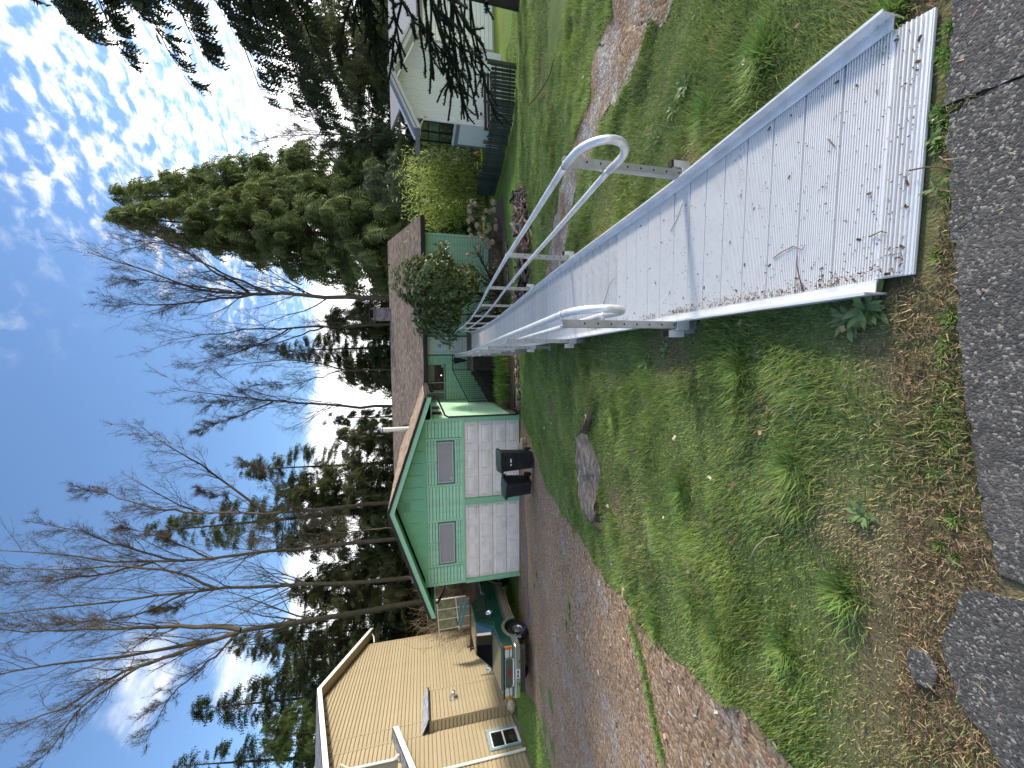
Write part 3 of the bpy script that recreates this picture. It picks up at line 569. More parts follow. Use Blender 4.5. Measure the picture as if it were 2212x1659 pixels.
# roofs
OVF, OVS, TH = .50, .853, .075; slope = .336; ang = math.atan(slope); ZR = 2.715 + .17       # garage ridge underside
def gpt(a, b, up=0): return Vector((a, b, ZR - slope*abs(a + GL/2) + up))
aR, aL, aC = OVS, -GL - OVS, -GL/2
for s_ in (1, -1):
    ae = aR if s_ > 0 else aL; mb = MB(); q = lambda a, b, u: gpt(a, b, u)
    pts = [q(aC, -OVF, 0), q(ae, -OVF, 0), q(ae, 9.3 if s_ > 0 else 9.3, 0), q(aC, 9.3, 0)]
    if s_ > 0: pts = [q(aC, -OVF, 0), q(ae, -OVF, 0), q(ae, 5.32, 0), q(aC, 9.2, 0)]
    mb.hexa(pts, [p + Vector((0, 0, TH)) for p in pts]); hb(mb, 'roof', M_black)
    # rake fascia with the dark drip edge above it
    n = (Vector((ae, 0, gpt(ae, 0).z)) - Vector((aC, 0, gpt(aC, 0).z))).normalized()
    mb = MB(); mb.hexa([gpt(aC, -OVF - .02, -.165), gpt(ae, -OVF - .02, -.165), gpt(ae, -OVF + .022, -.165), gpt(aC, -OVF + .022, -.165)], [gpt(aC, -OVF - .02, -.006), gpt(ae, -OVF - .02, -.006), gpt(ae, -OVF + .022, -.006), gpt(aC, -OVF + .022, -.006)]); hb(mb, 'fascia', M_trim)
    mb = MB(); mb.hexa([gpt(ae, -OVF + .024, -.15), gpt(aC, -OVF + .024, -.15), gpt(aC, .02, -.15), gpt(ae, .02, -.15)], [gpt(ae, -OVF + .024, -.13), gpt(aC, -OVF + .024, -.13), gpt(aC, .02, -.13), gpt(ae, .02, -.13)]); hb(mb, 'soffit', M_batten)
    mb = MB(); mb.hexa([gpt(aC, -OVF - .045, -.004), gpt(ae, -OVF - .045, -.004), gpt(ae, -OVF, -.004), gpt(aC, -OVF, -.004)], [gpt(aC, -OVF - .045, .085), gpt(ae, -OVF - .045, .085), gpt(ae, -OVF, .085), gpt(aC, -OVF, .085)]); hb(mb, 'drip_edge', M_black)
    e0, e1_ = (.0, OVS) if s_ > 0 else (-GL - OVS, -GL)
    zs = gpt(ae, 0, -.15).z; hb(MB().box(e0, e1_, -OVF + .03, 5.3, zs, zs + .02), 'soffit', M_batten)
    hb(MB().box(ae - .02, ae + .02, -OVF + .03, 5.3, zs, zs + .15), 'fascia', M_trim)
    hb(MB().box(ae + (.02 if s_ > 0 else -.13), ae + (.13 if s_ > 0 else -.02), -OVF + .02, 5.2, zs + .04, zs + .15), 'gutter', M_brownpipe)
EZ, RZ_, EB, RB = 1.55, 3.40, 5.30, 10.25; ms = (RZ_ - EZ)/(RB - EB); A0, A1 = -6.0, 8.97
for s_ in (0, 1):
    b0, b1 = (EB, RB) if not s_ else (2*RB - EB, RB)
    pts = [Vector((A0, b0, EZ - TH)), Vector((A1, b0, EZ - TH)), Vector((A1, b1, RZ_ - TH)), Vector((A0, b1, RZ_ - TH))]
    hb(MB().hexa(pts, [p + Vector((0, 0, TH)) for p in pts]), 'roof', M_black)
hb(MB().box(.86, A1, EB - .015, EB + .03, EZ - .20, EZ - TH - .004), 'fascia', M_brownpipe); hb(MB().box(.9, A1, EB - .12, EB - .018, EZ - .16, EZ - .05), 'gutter', M_black)
hb(MB().box(.1, A1 - .03, EB + .035, BD + .02, EZ - .185, EZ - .165), 'soffit', M_batten)
hb(MB().hexa([Vector((A1 - .04, EB, EZ - .2)), Vector((A1, EB, EZ - .2)), Vector((A1, RB, RZ_ - .2)), Vector((A1 - .04, RB, RZ_ - .2))], [Vector((A1 - .04, EB, EZ - TH)), Vector((A1, EB, EZ - TH)), Vector((A1, RB, RZ_ - TH)), Vector((A1 - .04, RB, RZ_ - TH))]), 'fascia', M_brownpipe)
def shingles(o0, du, dv, nrm_, lu, lv, expo, seed, clip=None):    # rows of tabs laid up a slope from its eave
    r = np.random.default_rng(seed); parts = []; rows = int(lv/expo); tv = np.array([[0, 0, .010], [1, 0, .010], [1, 1, .002], [0, 1, .002], [0, 0, 0], [1, 0, 0]], float); tf = np.array([[0, 1, 2, 3], [4, 5, 1, 0]])
    pos, wid, hh_ = [], [], []
    for i in range(rows):
        u = -r.uniform(0, .25)
        while u < lu:
            w = r.uniform(.14, .30); a, b = max(u, 0), min(u + w - .004, lu); u += w
            if b - a < .02: continue
            if clip and not clip((a + b)/2, i*expo): continue
            pos.append((a, i*expo - r.uniform(0, .012), 0)); wid.append(b - a); hh_.append(expo + .03)
    pos = np.array(pos); wid = np.array(wid)[:, None]; hh_ = np.array(hh_)[:, None]; O = np.array(o0); U = np.array(du); Vv = np.array(dv); Nn = np.array(nrm_)
    wp = O + pos[:, :1]*U + pos[:, 1:2]*Vv + Nn*.002; n = len(wp); t = r.random((n, 1)); c = np.array([.25, .185, .14])*(1 - t) + np.array([.36, .28, .215])*t; c = c*r.uniform(.75, 1.2, (n, 1))
    return scatter(tv, tf, wp, wid*U, hh_*Vv, np.repeat(Nn[None]*r.uniform(.7, 1.6, (n, 1)), 1, 0), c)
def slope_frame(p, u, v):
    u = Vector(u).normalized(); v = Vector(v).normalized(); n = u.cross(v); n = n if n.z > 0 else -n; return tuple(p), tuple(u), tuple(v), tuple(n)
vlen = math.hypot(RB - EB, RZ_ - EZ); parts = [shingles(*slope_frame((A0, EB - .02, EZ), (1, 0, 0), (0, RB - EB, RZ_ - EZ)), A1 - A0, vlen, .135, 1, lambda u, v: (u + A0 > -.2) or (v > (abs(u + A0)*.0 + .2)))]
gl_ = math.hypot(GL/2 + OVS, slope*(GL/2 + OVS))
parts.append(shingles(*slope_frame(gpt(aR + .02, -OVF - .05, TH + .008), (0, 1, 0), (-1, 0, slope)), 9.7, gl_, .135, 2, lambda u, v: u - OVF < 5.3 + v*.94 + .1))
parts.append(shingles(*slope_frame(gpt(aL - .02, -OVF - .05, TH + .008), (0, 1, 0), (1, 0, slope)), 9.7, gl_, .135, 3))
parts.append(shingles(*slope_frame((A0, 2*RB - EB + .02, EZ), (1, 0, 0), (0, EB - RB, RZ_ - EZ)), A1 - A0, vlen, .27, 4))
V, F, C = join(parts); o = link('shingles', npmesh('shingles', V, F, M_shing, C)); o.matrix_basis = HM; wchild(stuff(o), hs, HINV)
mb = MB()
for i in range(52):                    # ridge caps
    a = A0 + i*.288; mb.hexa([(a, RB - .13, RZ_ - .045), (a + .30, RB - .13, RZ_ - .045), (a + .30, RB + .13, RZ_ - .045), (a, RB + .13, RZ_ - .045)], [(a, RB - .02, RZ_ + .012 + .01*(i % 2)), (a + .30, RB - .02, RZ_ + .02), (a + .30, RB + .02, RZ_ + .02), (a, RB + .02, RZ_ + .012 + .01*(i % 2))])
hb(mb, 'ridge_cap', mat('ridge_shingle', (.10, .075, .06), .95, var=.3, scale=20))
# main wall: boards, trims, door, window
ex = .130; mtrims = [8.24, 7.13, 6.22, 5.25, 4.3, 3.42, 2.16]
panel(7.18, 8.20, GW, 1.37, BD, 'f', ex); panel(6.27, 7.08, GW, 1.37, BD, 'f', ex); panel(5.30, 6.17, GW, 1.37, BD, 'f', ex); panel(4.35, 5.20, GW, 1.37, BD, 'f', ex); panel(3.47, 4.25, GW, 1.37, BD, 'f', ex)
panel(1.98, 2.16, -.65, 1.37, BD, 'f', ex); panel(.97, 1.87, GW, .46, BD, 'f', ex); panel(.05, .87, GW, .46, BD, 'f', ex)
for t in (7.085, 6.175, 5.205, 4.255): trim(t, t + .09, BD - .036, BD + .01, GW, 1.37)
trim(8.21, 8.335, BD - .04, BD + .05, GW, 1.37); trim(3.33, 3.465, BD - .038, BD + .01, -.66, 1.372); trim(1.88, 1.975, BD - .036, BD + .01, GW, 1.37); trim(.875, .965, BD - .036, BD + .01, GW, .455); trim(2.165, 2.29, BD - .038, BD + .01, -.66, 1.372)
trim(2.29, 3.33, BD - .038, BD + .01, 1.385, 1.46); trim(.03, 1.88, BD - .034, BD + .01, 1.405, 1.47)
w = window(.04, 1.86, .52, 1.395, BD - .02, M_pane, (.43, .93), .03)
for x0, x1, z0, z1, m in ((1.0, 1.81, 1.02, 1.36, M_curt), (.08, .41, .56, 1.36, mat('pale_blind', (.17, .20, .17), .6))):
    o = MB().box(x0, x1, BD - .012, BD - .008 + .001, z0, z1).build('blind', m); o.matrix_basis = HM; wchild(o, w, HINV)
o = MB().lathe([(.03, 0), (.03, .012)], (1.30, BD - .024, .68), (.2, 1, 0), 10).build('grow_lamp', M_lamp); o.matrix_basis = HM; wchild(o, w, HINV)
o = MB().lathe([(.052, 0), (.052, .003), (.04, .003), (.04, 0)], (1.755, BD - .012, .61), (0, 1, 0), 18).build('round_sticker', M_sign); o.matrix_basis = HM; wchild(o, w, HINV)
dr = hb(MB().box(2.37, 3.24, BD - .03, BD + .01, -.645, 1.38), 'front_door', M_door, bevel=.004, seg=1)
def oct_frame(x0, x1, z0, z1, c, w, y0, y1):
    def o_(i): return [(x0 + i + c, z0 + i), (x1 - i - c, z0 + i), (x1 - i, z0 + i + c), (x1 - i, z1 - i - c), (x1 - i - c, z1 - i), (x0 + i + c, z1 - i), (x0 + i, z1 - i - c), (x0 + i, z0 + i + c)]
    A, B = o_(0), o_(w); mb = MB(); vs = [(x, y1, z) for x, z in A] + [(x, y0, z) for x, z in A] + [(x, y0, z) for x, z in B] + [(x, y1, z) for x, z in B]
    mb.add(vs, [(k*8 + j, k*8 + (j + 1) % 8, ((k + 1) % 4)*8 + (j + 1) % 8, ((k + 1) % 4)*8 + j) for k in range(4) for j in range(8)]); return mb
M_mold = mat('door_moulding', (.34, .38, .34), .6, var=.05)
for z0, z1 in ((.36, 1.26), (-.42, .26)): o = oct_frame(2.47, 3.14, z0, z1, .06, .018, BD - .042, BD - .028).build('moulding', M_mold); o.matrix_basis = HM; wchild(o, dr, HINV)
for nm, m, bx in (('mail_slot', M_brass, (2.62, 2.96, BD - .04, BD - .028, .19, .29)), ('kick_plate', M_door, (2.42, 3.2, BD - .036, BD - .029, -.63, -.47))): o = MB().box(*bx).build(nm, m); o.matrix_basis = HM; wchild(o, dr, HINV)
o = MB().lathe([(.0, 0), (.03, .01), (.028, .04), (.012, .05), (.012, .07)], (3.17, BD - .10, .27), (0, 1, 0), 12).build('door_knob', M_black, None, True); o.matrix_basis = HM; wchild(o, dr, HINV)
o = MB().lathe([(.022, 0), (.022, .02)], (3.17, BD - .05, .60), (0, 1, 0), 12).build('dead_bolt', M_black); o.matrix_basis = HM; wchild(o, dr, HINV)
o = MB().box(2.72, 2.88, BD - .036, BD - .029, .66, .80).build('door_notice', mat('grey_paper', (.30, .33, .36), .8)); o.matrix_basis = HM; wchild(o, dr, HINV)
hb(MB().box(2.30, 3.32, BD - .12, BD + .0, -.76, -.655), 'door_sill', M_black)
# garage side wall: boards with two vertical joint strips and its two small windows
panel(.12, 1.95, GF + .34, 1.40, .0, 's', ex); panel(2.03, 3.85, GF + .34, 1.40, .0, 's', ex); panel(3.93, BD - .06, GF + .34, 1.40, .0, 's', ex)
for b in (1.955, 3.855): trim(.0, .030, b, b + .07, GF + .34, 1.40)
trim(-.0, .032, .03, .115, GF + .3, 1.42); trim(-.0, .034, BD - .055, BD - .0, GF + .3, 1.42)
for b in (.75, 2.35):
    wo = hb(MB().box(.030, .036, b + .05, b + 1.0, .93, 1.36), 'side_window', M_pane)
    mb = MB(); mb.box(.026, .05, b, b + 1.05, .88, .93).box(.026, .05, b, b + 1.05, 1.36, 1.41).box(.026, .05, b, b + .05, .93, 1.36).box(.026, .05, b + 1.0, b + 1.05, .93, 1.36); o = mb.build('window_frame', M_frame); o.matrix_basis = HM; wchild(o, wo, HINV)
# downspouts
z_ = gpt(aR, 0, -.15).z
hb(MB().tube([(aR + .06, -.25, z_ + .04), (aR + .06, -.25, z_ - .10), (aR - .1, -.16, z_ - .24), (.14, -.02, z_ - .50), (.07, .02, z_ - .62), (.07, .02, GF + .12), (.16, -.1, GF + .04)], .034, 8), 'downspout', M_brownpipe)
hb(MB().tube([(aL + .05, .3, z_ + .02), (aL + .05, .3, z_ - .12), (aL + .35, .3, z_ - .30), (-GL - .06, .3, z_ - .45), (-GL - .06, .3, GF + .1)], .045, 8), 'downspout', M_black)
hb(MB().tube([(aL + .02, 2.2, z_ + .05), (aL + .02, 2.2, z_ + .9)], [.17, .17], 4), 'roof_vent_box', mat('weathered_tin', (.19, .185, .18), .7, .3, .2, 8))
# chimney of grey brick, flue, small vents
ch0, ch1 = 4.38, 5.12; chi = hb(MB().box(ch0 + .02, ch1 - .02, RB - .28, RB + .42, 2.9, 4.22), 'chimney', mat('mortar', (.30, .29, .28), .95, var=.2, scale=20))
M_brick = mat('grey_brick', (.20, .18, .18), .9, var=.3, scale=14, rand=.35, bump=.4, bscale=50)
bmsh = {}
for r_ in range(11):
    x = ch0 - (.0 if r_ % 2 else .1)
    while x < ch1 - .02:
        a, b = max(x, ch0), min(x + .195, ch1); x += .205
        if b - a < .04: continue
        k_ = round(b - a, 3)
        if k_ not in bmsh: bmsh[k_] = MB().box(0, k_, 0, .05, 0, .09).mesh('brick', M_brick)
        o = link('brick', bmsh[k_]); o.matrix_basis = HM @ Matrix.Translation((a, RB - .30, 3.16 + r_*.098)); wchild(o, chi, HINV)
o = MB().box(ch0 - .05, ch1 + .05, RB - .34, RB + .47, 4.245, 4.29).build('chimney_cap', M_found); o.matrix_basis = HM; wchild(o, chi, HINV)
for dx in (.05, .62): o = MB().box(ch0 + dx, ch0 + dx + .07, RB - .28, RB + .4, 4.292, 4.46).build('cap_leg', M_found); o.matrix_basis = HM; wchild(o, chi, HINV)
o = MB().box(ch0 - .09, ch1 + .09, RB - .36, RB + .5, 4.462, 4.53).build('rain_hood', M_black); o.matrix_basis = HM; wchild(o, chi, HINV)
fx, fb = -1.52, 6.6; fz = EZ + ms*(fb - EB)
fl = hb(MB().lathe([(.125, -.3), (.125, 1.52), (.13, 1.54), (.13, 1.66), (.10, 1.68)], (fx, fb, fz - .05), (0, 0, 1), 20), 'flue_pipe', M_steel, smooth=False)
o = MB().lathe([(.22, 0), (.20, .05), (.14, .22), (.13, .24)], (fx, fb, fz + .12), (0, 0, 1), 20).build('flue_collar', M_steel); o.matrix_basis = HM; wchild(o, fl, HINV)
o = MB().lathe([(.16, 0), (.16, .03), (.02, .13)], (fx, fb, fz + 1.66), (0, 0, 1), 20).build('flue_cap', M_steel); o.matrix_basis = HM; wchild(o, fl, HINV)
hb(MB().tube([(-1.2, 5.9, gpt(-1.2, 0, TH).z - .1), (-1.2, 5.9, gpt(-1.2, 0, TH).z + .38)], .035, 10), 'vent_pipe', M_black)
hb(MB().tube([(7.6, 9.9, 3.1), (7.6, 9.9, 3.42)], .04, 10), 'vent_pipe', M_black)
# lettering
def text(s, size, m, parent, inv, basis, dep=.004, shear=0):
    c = bpy.data.curves.new('lettering', 'FONT'); c.body = s; c.size = size; c.extrude = dep; c.shear = shear; c.align_x = 'CENTER'
    t = bpy.data.objects.new('lettering', c); COL.objects.link(t); bpy.context.view_layer.update()
    me = bpy.data.meshes.new_from_object(t.evaluated_get(bpy.context.evaluated_depsgraph_get())); bpy.data.objects.remove(t); me.materials.append(m)
    o = link('lettering', me); o.matrix_basis = basis; return wchild(o, parent, inv)
RX = Matrix.Rotation(R(90), 4, 'X')
text('225', .17, M_sign, hs, HINV, HM @ Matrix.Translation((-3.22, .07, .845)) @ RX @ Matrix.Rotation(R(4), 4, 'Z'), .006, .25)
text('225', .15, M_sign, hs, HINV, HM @ Matrix.Translation((2.07, BD - .04, .90)) @ RX, .006)

# ---------------------------------------------------------------- porch, steps and railing
PZ = -.635
porch = thing('front_porch', 'raised front porch with steps and black wire railing beside the white door', 'porch', tuple(HM @ Vector((2.2, 4.6, GF))), -PSI)
PINV = (Matrix.Translation(porch.location) @ Matrix.Rotation(-PSI, 4, 'Z')).inverted()
def pb(mb, name, m, parent=None, **k): o = mb.build(name, m, **k); o.matrix_basis = HM; return wchild(o, parent or porch, PINV)
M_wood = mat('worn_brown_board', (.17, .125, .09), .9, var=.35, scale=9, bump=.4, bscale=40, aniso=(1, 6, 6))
M_dwood = mat('shade_dark_timber', (.045, .04, .033), .95, var=.4, scale=6, bump=.4, bscale=30)  # near-black tone paints the shade under porch and steps into the timber
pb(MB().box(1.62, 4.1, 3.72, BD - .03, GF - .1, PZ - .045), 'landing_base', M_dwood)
for i in range(15): b = 3.70 + i*.137; pb(MB().box(1.58, 4.14, b, b + .13, PZ - .042, PZ - .005), 'deck_board', M_wood)
nst = 6; run = .275; rise = .165
for i in range(nst):
    x1 = 1.60 - i*run; z = PZ - .04 - (i + 1)*rise
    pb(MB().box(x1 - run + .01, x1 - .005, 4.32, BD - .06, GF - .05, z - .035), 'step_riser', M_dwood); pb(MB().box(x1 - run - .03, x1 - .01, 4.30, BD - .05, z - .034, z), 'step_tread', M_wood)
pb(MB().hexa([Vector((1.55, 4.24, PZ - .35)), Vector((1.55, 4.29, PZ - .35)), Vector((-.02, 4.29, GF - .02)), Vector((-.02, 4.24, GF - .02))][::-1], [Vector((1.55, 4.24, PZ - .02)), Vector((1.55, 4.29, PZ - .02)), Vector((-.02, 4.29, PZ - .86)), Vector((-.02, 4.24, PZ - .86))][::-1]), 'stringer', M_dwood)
M_rail = mat('black_green_rail', (.02, .035, .03), .5, .2, .3, 10); RBp = 4.27
zt, zb = .245, PZ - .03; dz = -.74/1.54
lx, mx_, ex_ = 2.29, 1.62, .06
topz = lambda x: zt if x >= mx_ else zt + (mx_ - x)*dz
botz = lambda x: zb + .05 if x >= mx_ else zb + .05 + (mx_ - x)*dz*.93
for nm, f, r_ in (('handrail', topz, .045), ('bottom_rail', botz, .016)):
    mb = MB()
    for x0, x1 in ((lx, mx_), (mx_, ex_)):
        mb.hexa([(x1, RBp - r_*.6, f(x1) - r_), (x0, RBp - r_*.6, f(x0) - r_), (x0, RBp + r_*.6, f(x0) - r_), (x1, RBp + r_*.6, f(x1) - r_)], [(x1, RBp - r_*.6, f(x1)), (x0, RBp - r_*.6, f(x0)), (x0, RBp + r_*.6, f(x0)), (x1, RBp + r_*.6, f(x1))])
    pb(mb, nm, M_rail)
for x in (lx, mx_, ex_ + .03): pb(MB().box(x - .022, x + .022, RBp - .02, RBp + .02, (PZ - .35 if x > 1 else GF), topz(x) - .01), 'railing_post', M_rail)
x = lx - .1
while x > ex_ + .05: pb(MB().tube([(x, RBp, botz(x)), (x, RBp, topz(x) - .03)], .0075, 5), 'wire', M_black); x -= .098
for j in range(1, 9):
    f = j/9; pts = [(q, RBp + .006, botz(q)*(1 - f) + (topz(q) - .05)*f) for q in (lx, mx_, ex_ + .03)]; pb(MB().tube(pts, .0065, 5), 'wire', M_black)
um = MB(); nU = 16; prof = [(.012, -.62), (.05, -.48), (.10, -.22), (.135, -.02), (.11, .03), (.03, .05)]
vs = [Vector((r_*(1 + .18*math.cos(8*2*math.pi*j/nU))*math.cos(2*math.pi*j/nU), r_*(1 + .18*math.cos(8*2*math.pi*j/nU))*math.sin(2*math.pi*j/nU), h)) for r_, h in prof for j in range(nU)]
um.add(vs, [(i*nU + j, i*nU + (j + 1) % nU, (i + 1)*nU + (j + 1) % nU, (i + 1)*nU + j) for i in range(len(prof) - 1) for j in range(nU)])
ub = thing('umbrella', 'closed navy umbrella hanging point down on the black porch railing', 'umbrella', tuple(HM @ Vector((2.07, RBp + .18, .12))), -PSI)
um.build('canopy', mat('navy_cloth', (.008, .010, .03), .8, var=.2), ub); MB().tube([(0, 0, .04), (0, 0, .13), (.03, 0, .17), (.06, 0, .14)], .012, 6).build('handle', M_black, ub); MB().tube([(0, 0, -.70), (0, 0, -.60)], .006, 5).build('tip', M_steel, ub)
# ---------------------------------------------------------------- tan house on the left
TZ = -2.0; TO = Vector((-14.28, 15.44, TZ)); TR = R(100)
th = thing('tan_house', 'two-storey cream lap-sided house with grey roof beyond the green truck', 'house', tuple(TO), TR)
M_tan = mat('cream_siding', (.34, .272, .163), .62, var=.05, scale=2, rand=.035, bump=.05, bscale=50)
M_tan2 = mat('cream_trim', (.34, .275, .168), .6, var=.05)
M_white = mat('white_trim', (.78, .75, .66), .55, var=.05)
M_groof = mat('grey_shingle', (1, 1, 1), .95, var=.25, scale=25, bump=.5, bscale=100, attr=True, spec=.15)
M_gdark = mat('dark_fascia', (.03, .03, .032), .7)
M_blue = mat('blue_trim', (.22, .33, .40), .6, var=.06)
zz = lambda z: z - TZ
def tb(mb, name, m, parent=None, **k): return mb.build(name, m, parent or th, **k)
TL, TRt, TAP = .20, 10.66, 5.40; tsl = .27; tz_ = lambda t: 6.74 - tsl*abs(t - TAP)
tb(MB().prism([(TL, 0), (TRt, 0), (TRt, zz(tz_(TRt))), (TAP, zz(tz_(TAP))), (TL, zz(tz_(TL)))], lambda u, v, d: Vector((u, d, v)), .03, 9.), 'wall', M_tan2)
tb(MB().box(-3.2, TL - .02, .03, 8, 0, zz(2.2)), 'wall', M_tan2)
tb(MB().box(-3.2, TRt + .01, .0, .5, -.2, .10), 'foundation', M_found)
_tb = {}
def tboard(a, b, z, e, y=0., parent=None, axis='x'):
    k_ = (round(b - a, 2), round(e, 3), axis)
    if k_ not in _tb:
        L = k_[0]; pr = [(.02, 0), (.02, e - .012), (.012, e - .018), (-.008, e*.6), (-.024, .010), (-.022, .0)]
        mb = MB().prism(pr, (lambda u, v, d: Vector((d, u, v))) if axis == 'x' else (lambda u, v, d: Vector((u, d, v))), 0, L); me = mb.mesh('siding_board', M_tan)
        import bmesh; bm = bmesh.new(); bm.from_mesh(me); bmesh.ops.recalc_face_normals(bm, faces=bm.faces); bm.to_mesh(me); bm.free(); _tb[k_] = me
    o = link('siding_board', _tb[k_], parent or th); o.location = (a, y, z) if axis == 'x' else (y, a, z); return o
EXP = .163; z = -1.84
while z < 6.62:
    zt_ = z + EXP; half = (6.74 - zt_)/tsl
    lo, hi = max(TL, TAP - half) if zt_ > 3.0 else -3.1, min(TRt - .08, TAP + half)
    if hi - lo > .1:
        segs = []
        if zt_ < 1.72: segs = [(-3.1, 1.28), (3.55, hi)]
        else: segs = [(lo, 1.22), (1.30, 2.09), (2.17, hi)] if lo < 1.2 else ([(lo, 2.09), (2.17, hi)] if lo < 2.0 else [(lo, hi)])
        for a, b in segs:
            if a < .5 and z < -.55 and zt_ < 5:                       # round the window
                for p, q in ((a, -.56), (.62, b)):
                    if q - p > .05: tboard(p, q, zz(z), EXP)
            elif b - a > .05: tboard(a, b, zz(z), EXP)
    z += EXP
for t in (1.225, 2.095): tb(MB().box(t, t + .07, -.02, .03, zz(1.75), zz(tz_(t)) - .02), 'joint_strip', M_tan2)
tb(MB().box(TRt - .09, TRt + .02, -.022, .08, .1, zz(tz_(TRt)) - .02), 'corner_board', M_tan2)
# roof with deep rake
rov = .5
for s_ in (-1, 1):
    te = TAP + s_*6.35; q = lambda t, y, u: Vector((t, y, zz(6.98 - tsl*abs(t - TAP)) + u))
    tb(MB().hexa([q(TAP, -rov, -.14), q(te, -rov, -.14), q(te, 9.5, -.14), q(TAP, 9.5, -.14)], [q(TAP, -rov, 0), q(te, -rov, 0), q(te, 9.5, 0), q(TAP, 9.5, 0)]), 'roof', M_gdark)
    tb(MB().hexa([q(TAP, -rov - .03, -.21), q(te, -rov - .03, -.21), q(te, -rov + .0, -.21), q(TAP, -rov + .0, -.21)], [q(TAP, -rov - .03, -.012), q(te, -rov - .03, -.012), q(te, -rov, -.012), q(TAP, -rov, -.012)]), 'fascia', M_white)
    tb(MB().hexa([q(TAP, -rov + .002, -.215), q(te, -rov + .002, -.215), q(te, .02, -.215), q(TAP, .02, -.215)], [q(TAP, -rov + .002, -.145), q(te, -rov + .002, -.145), q(te, .02, -.145), q(TAP, .02, -.145)]), 'soffit', M_tan2)
def grey(parts): return [(V, F, (C.mean(axis=1, keepdims=True)*np.array([[1.15, 1.18, 1.25]]))) for V, F, C in parts]
sl = math.hypot(6.35, 6.35*tsl)
pr_ = [shingles(*slope_frame((TAP - 6.37, -rov - .04, zz(6.98 - tsl*6.37) + .006), (0, 1, 0), (1, 0, tsl)), 9.9, sl, .16, 11)]
# lower front roof: rake runs down toward the street
lq = lambda t, y, u: Vector((t, y, zz(3.13 + .296*(t - 1.39)) + u))
tb(MB().hexa([lq(-3.6, -.42, -.10), lq(1.42, -.42, -.10), lq(1.42, 6, -.10), lq(-3.6, 6, -.10)], [lq(-3.6, -.42, .04), lq(1.42, -.42, .04), lq(1.42, 6, .04), lq(-3.6, 6, .04)]), 'lower_roof', M_gdark)
tb(MB().hexa([lq(-3.6, -.455, -.20), lq(1.42, -.455, -.20), lq(1.42, -.422, -.20), lq(-3.6, -.422, -.20)], [lq(-3.6, -.455, .0), lq(1.42, -.455, .0), lq(1.42, -.422, .0), lq(-3.6, -.422, .0)]), 'fascia', M_white)
pr_.append(shingles(*slope_frame(lq(-3.6, -.46, .045), (0, 1, 0), (1, 0, .296)), 6.4, 5.2, .15, 12))
# bump-out with its own little roof and a vent hood
bt0, bt1, be = 1.32, 3.55, -.42
bo = tb(MB().box(bt0 + .03, bt1 - .03, be + .03, .02, 0, zz(1.62)), 'bay', M_tan2)
z = -1.90
while z < 1.58:
    tboard(bt0 + .05, bt1 - .05, zz(z), EXP, be, bo); tboard(be + .05, .0, zz(z), EXP, bt0 + .0, bo, 'y'); z += EXP
for a in ((bt0 - .012, bt0 + .055), (bt1 - .06, bt1)): MB().box(a[0], a[1], be - .018, be + .055, .08, zz(1.66)).build('corner_board', M_tan2, bo)
MB().hexa([(bt0 - .12, be - .12, zz(1.64)), (bt1 + .08, be - .12, zz(1.64)), (bt1 + .08, .02, zz(1.93)), (bt0 - .12, .02, zz(1.93))], [(bt0 - .12, be - .12, zz(1.70)), (bt1 + .08, be - .12, zz(1.70)), (bt1 + .08, .02, zz(1.99)), (bt0 - .12, .02, zz(1.99))]).build('bay_roof', M_gdark, bo)
pr_.append(shingles(*slope_frame((bt0 - .12, be - .12, zz(1.705)), (1, 0, 0), (0, .56, .29)), 2.43, .63, .15, 13))
MB().box(2.40, 2.78, be - .03, be - .012, zz(.38), zz(.76)).build('vent_plate', M_steel, bo); MB().lathe([(.085, 0), (.085, .14), (.10, .14), (.10, .26), (.06, .30)], (2.59, be - .02, zz(.57)), (0, -1, 0), 14).build('vent_hood', M_steel, bo)
V, F, C = join(grey(pr_)); o = link('shingles', npmesh('shingles', V, F, M_groof, C), th); stuff(o)
# basement window, downspouts
w = tb(MB().box(-.40, .46, -.015, -.005, zz(-1.72), zz(-.74)), 'window', M_pane)
MB().box(-.545, -.44, -.05, -.012, zz(-1.86), zz(-.60)).box(.50, .605, -.05, -.012, zz(-1.86), zz(-.60)).box(-.44, .50, -.05, -.012, zz(-.70), zz(-.60)).build('window_surround', M_blue, w)
MB().box(-.44, .50, -.035, .0, zz(-.755), zz(-.70)).box(-.44, .50, -.035, .0, zz(-1.86), zz(-1.77)).box(-.44, -.385, -.035, .0, zz(-1.77), zz(-.755)).box(.445, .50, -.035, .0, zz(-1.77), zz(-.755)).box(-.385, .445, -.035, .0, zz(-1.26), zz(-1.20)).build('window_frame', M_white, w)
MB().box(-.2, .28, .0, .004, zz(-1.18), zz(-.95)).build('blind', M_curt, w)
tb(MB().tube([(-.93, -.10, zz(2.1)), (-.93, -.07, zz(1.7)), (-.93, -.07, zz(-1.5)), (-.93, -.09, zz(-1.9))], .05, 8), 'downspout', M_white)
tb(MB().tube([(.17, -.30, zz(4.95)), (.17, -.08, zz(4.6)), (.17, -.06, zz(3.05)), (.0, -.3, zz(2.85))], .045, 8), 'downspout', M_white)
tb(MB().tube([(11.6, -.35, zz(5.2)), (11.2, -.2, zz(4.98)), (TRt + .06, -.05, zz(4.9))], .04, 6), 'downspout', M_white)
bx = thing('boulder', 'pale rounded boulder at the foot of the cream house', 'rock', tuple(TO + Matrix.Rotation(TR, 3, 'Z') @ Vector((.95, -.55, 0)) + Vector((0, 0, .02))), .4)
mb = MB(); vs = []; nn = 12
for i in range(7):
    ph = math.pi*i/6
    for j in range(nn): a = 2*math.pi*j/nn; k_ = 1 + .12*math.sin(3*a + i) + .06*math.sin(5*a); vs.append((.24*math.sin(ph)*math.cos(a)*k_, .17*math.sin(ph)*math.sin(a)*k_, .17 + .19*math.cos(ph)*k_))
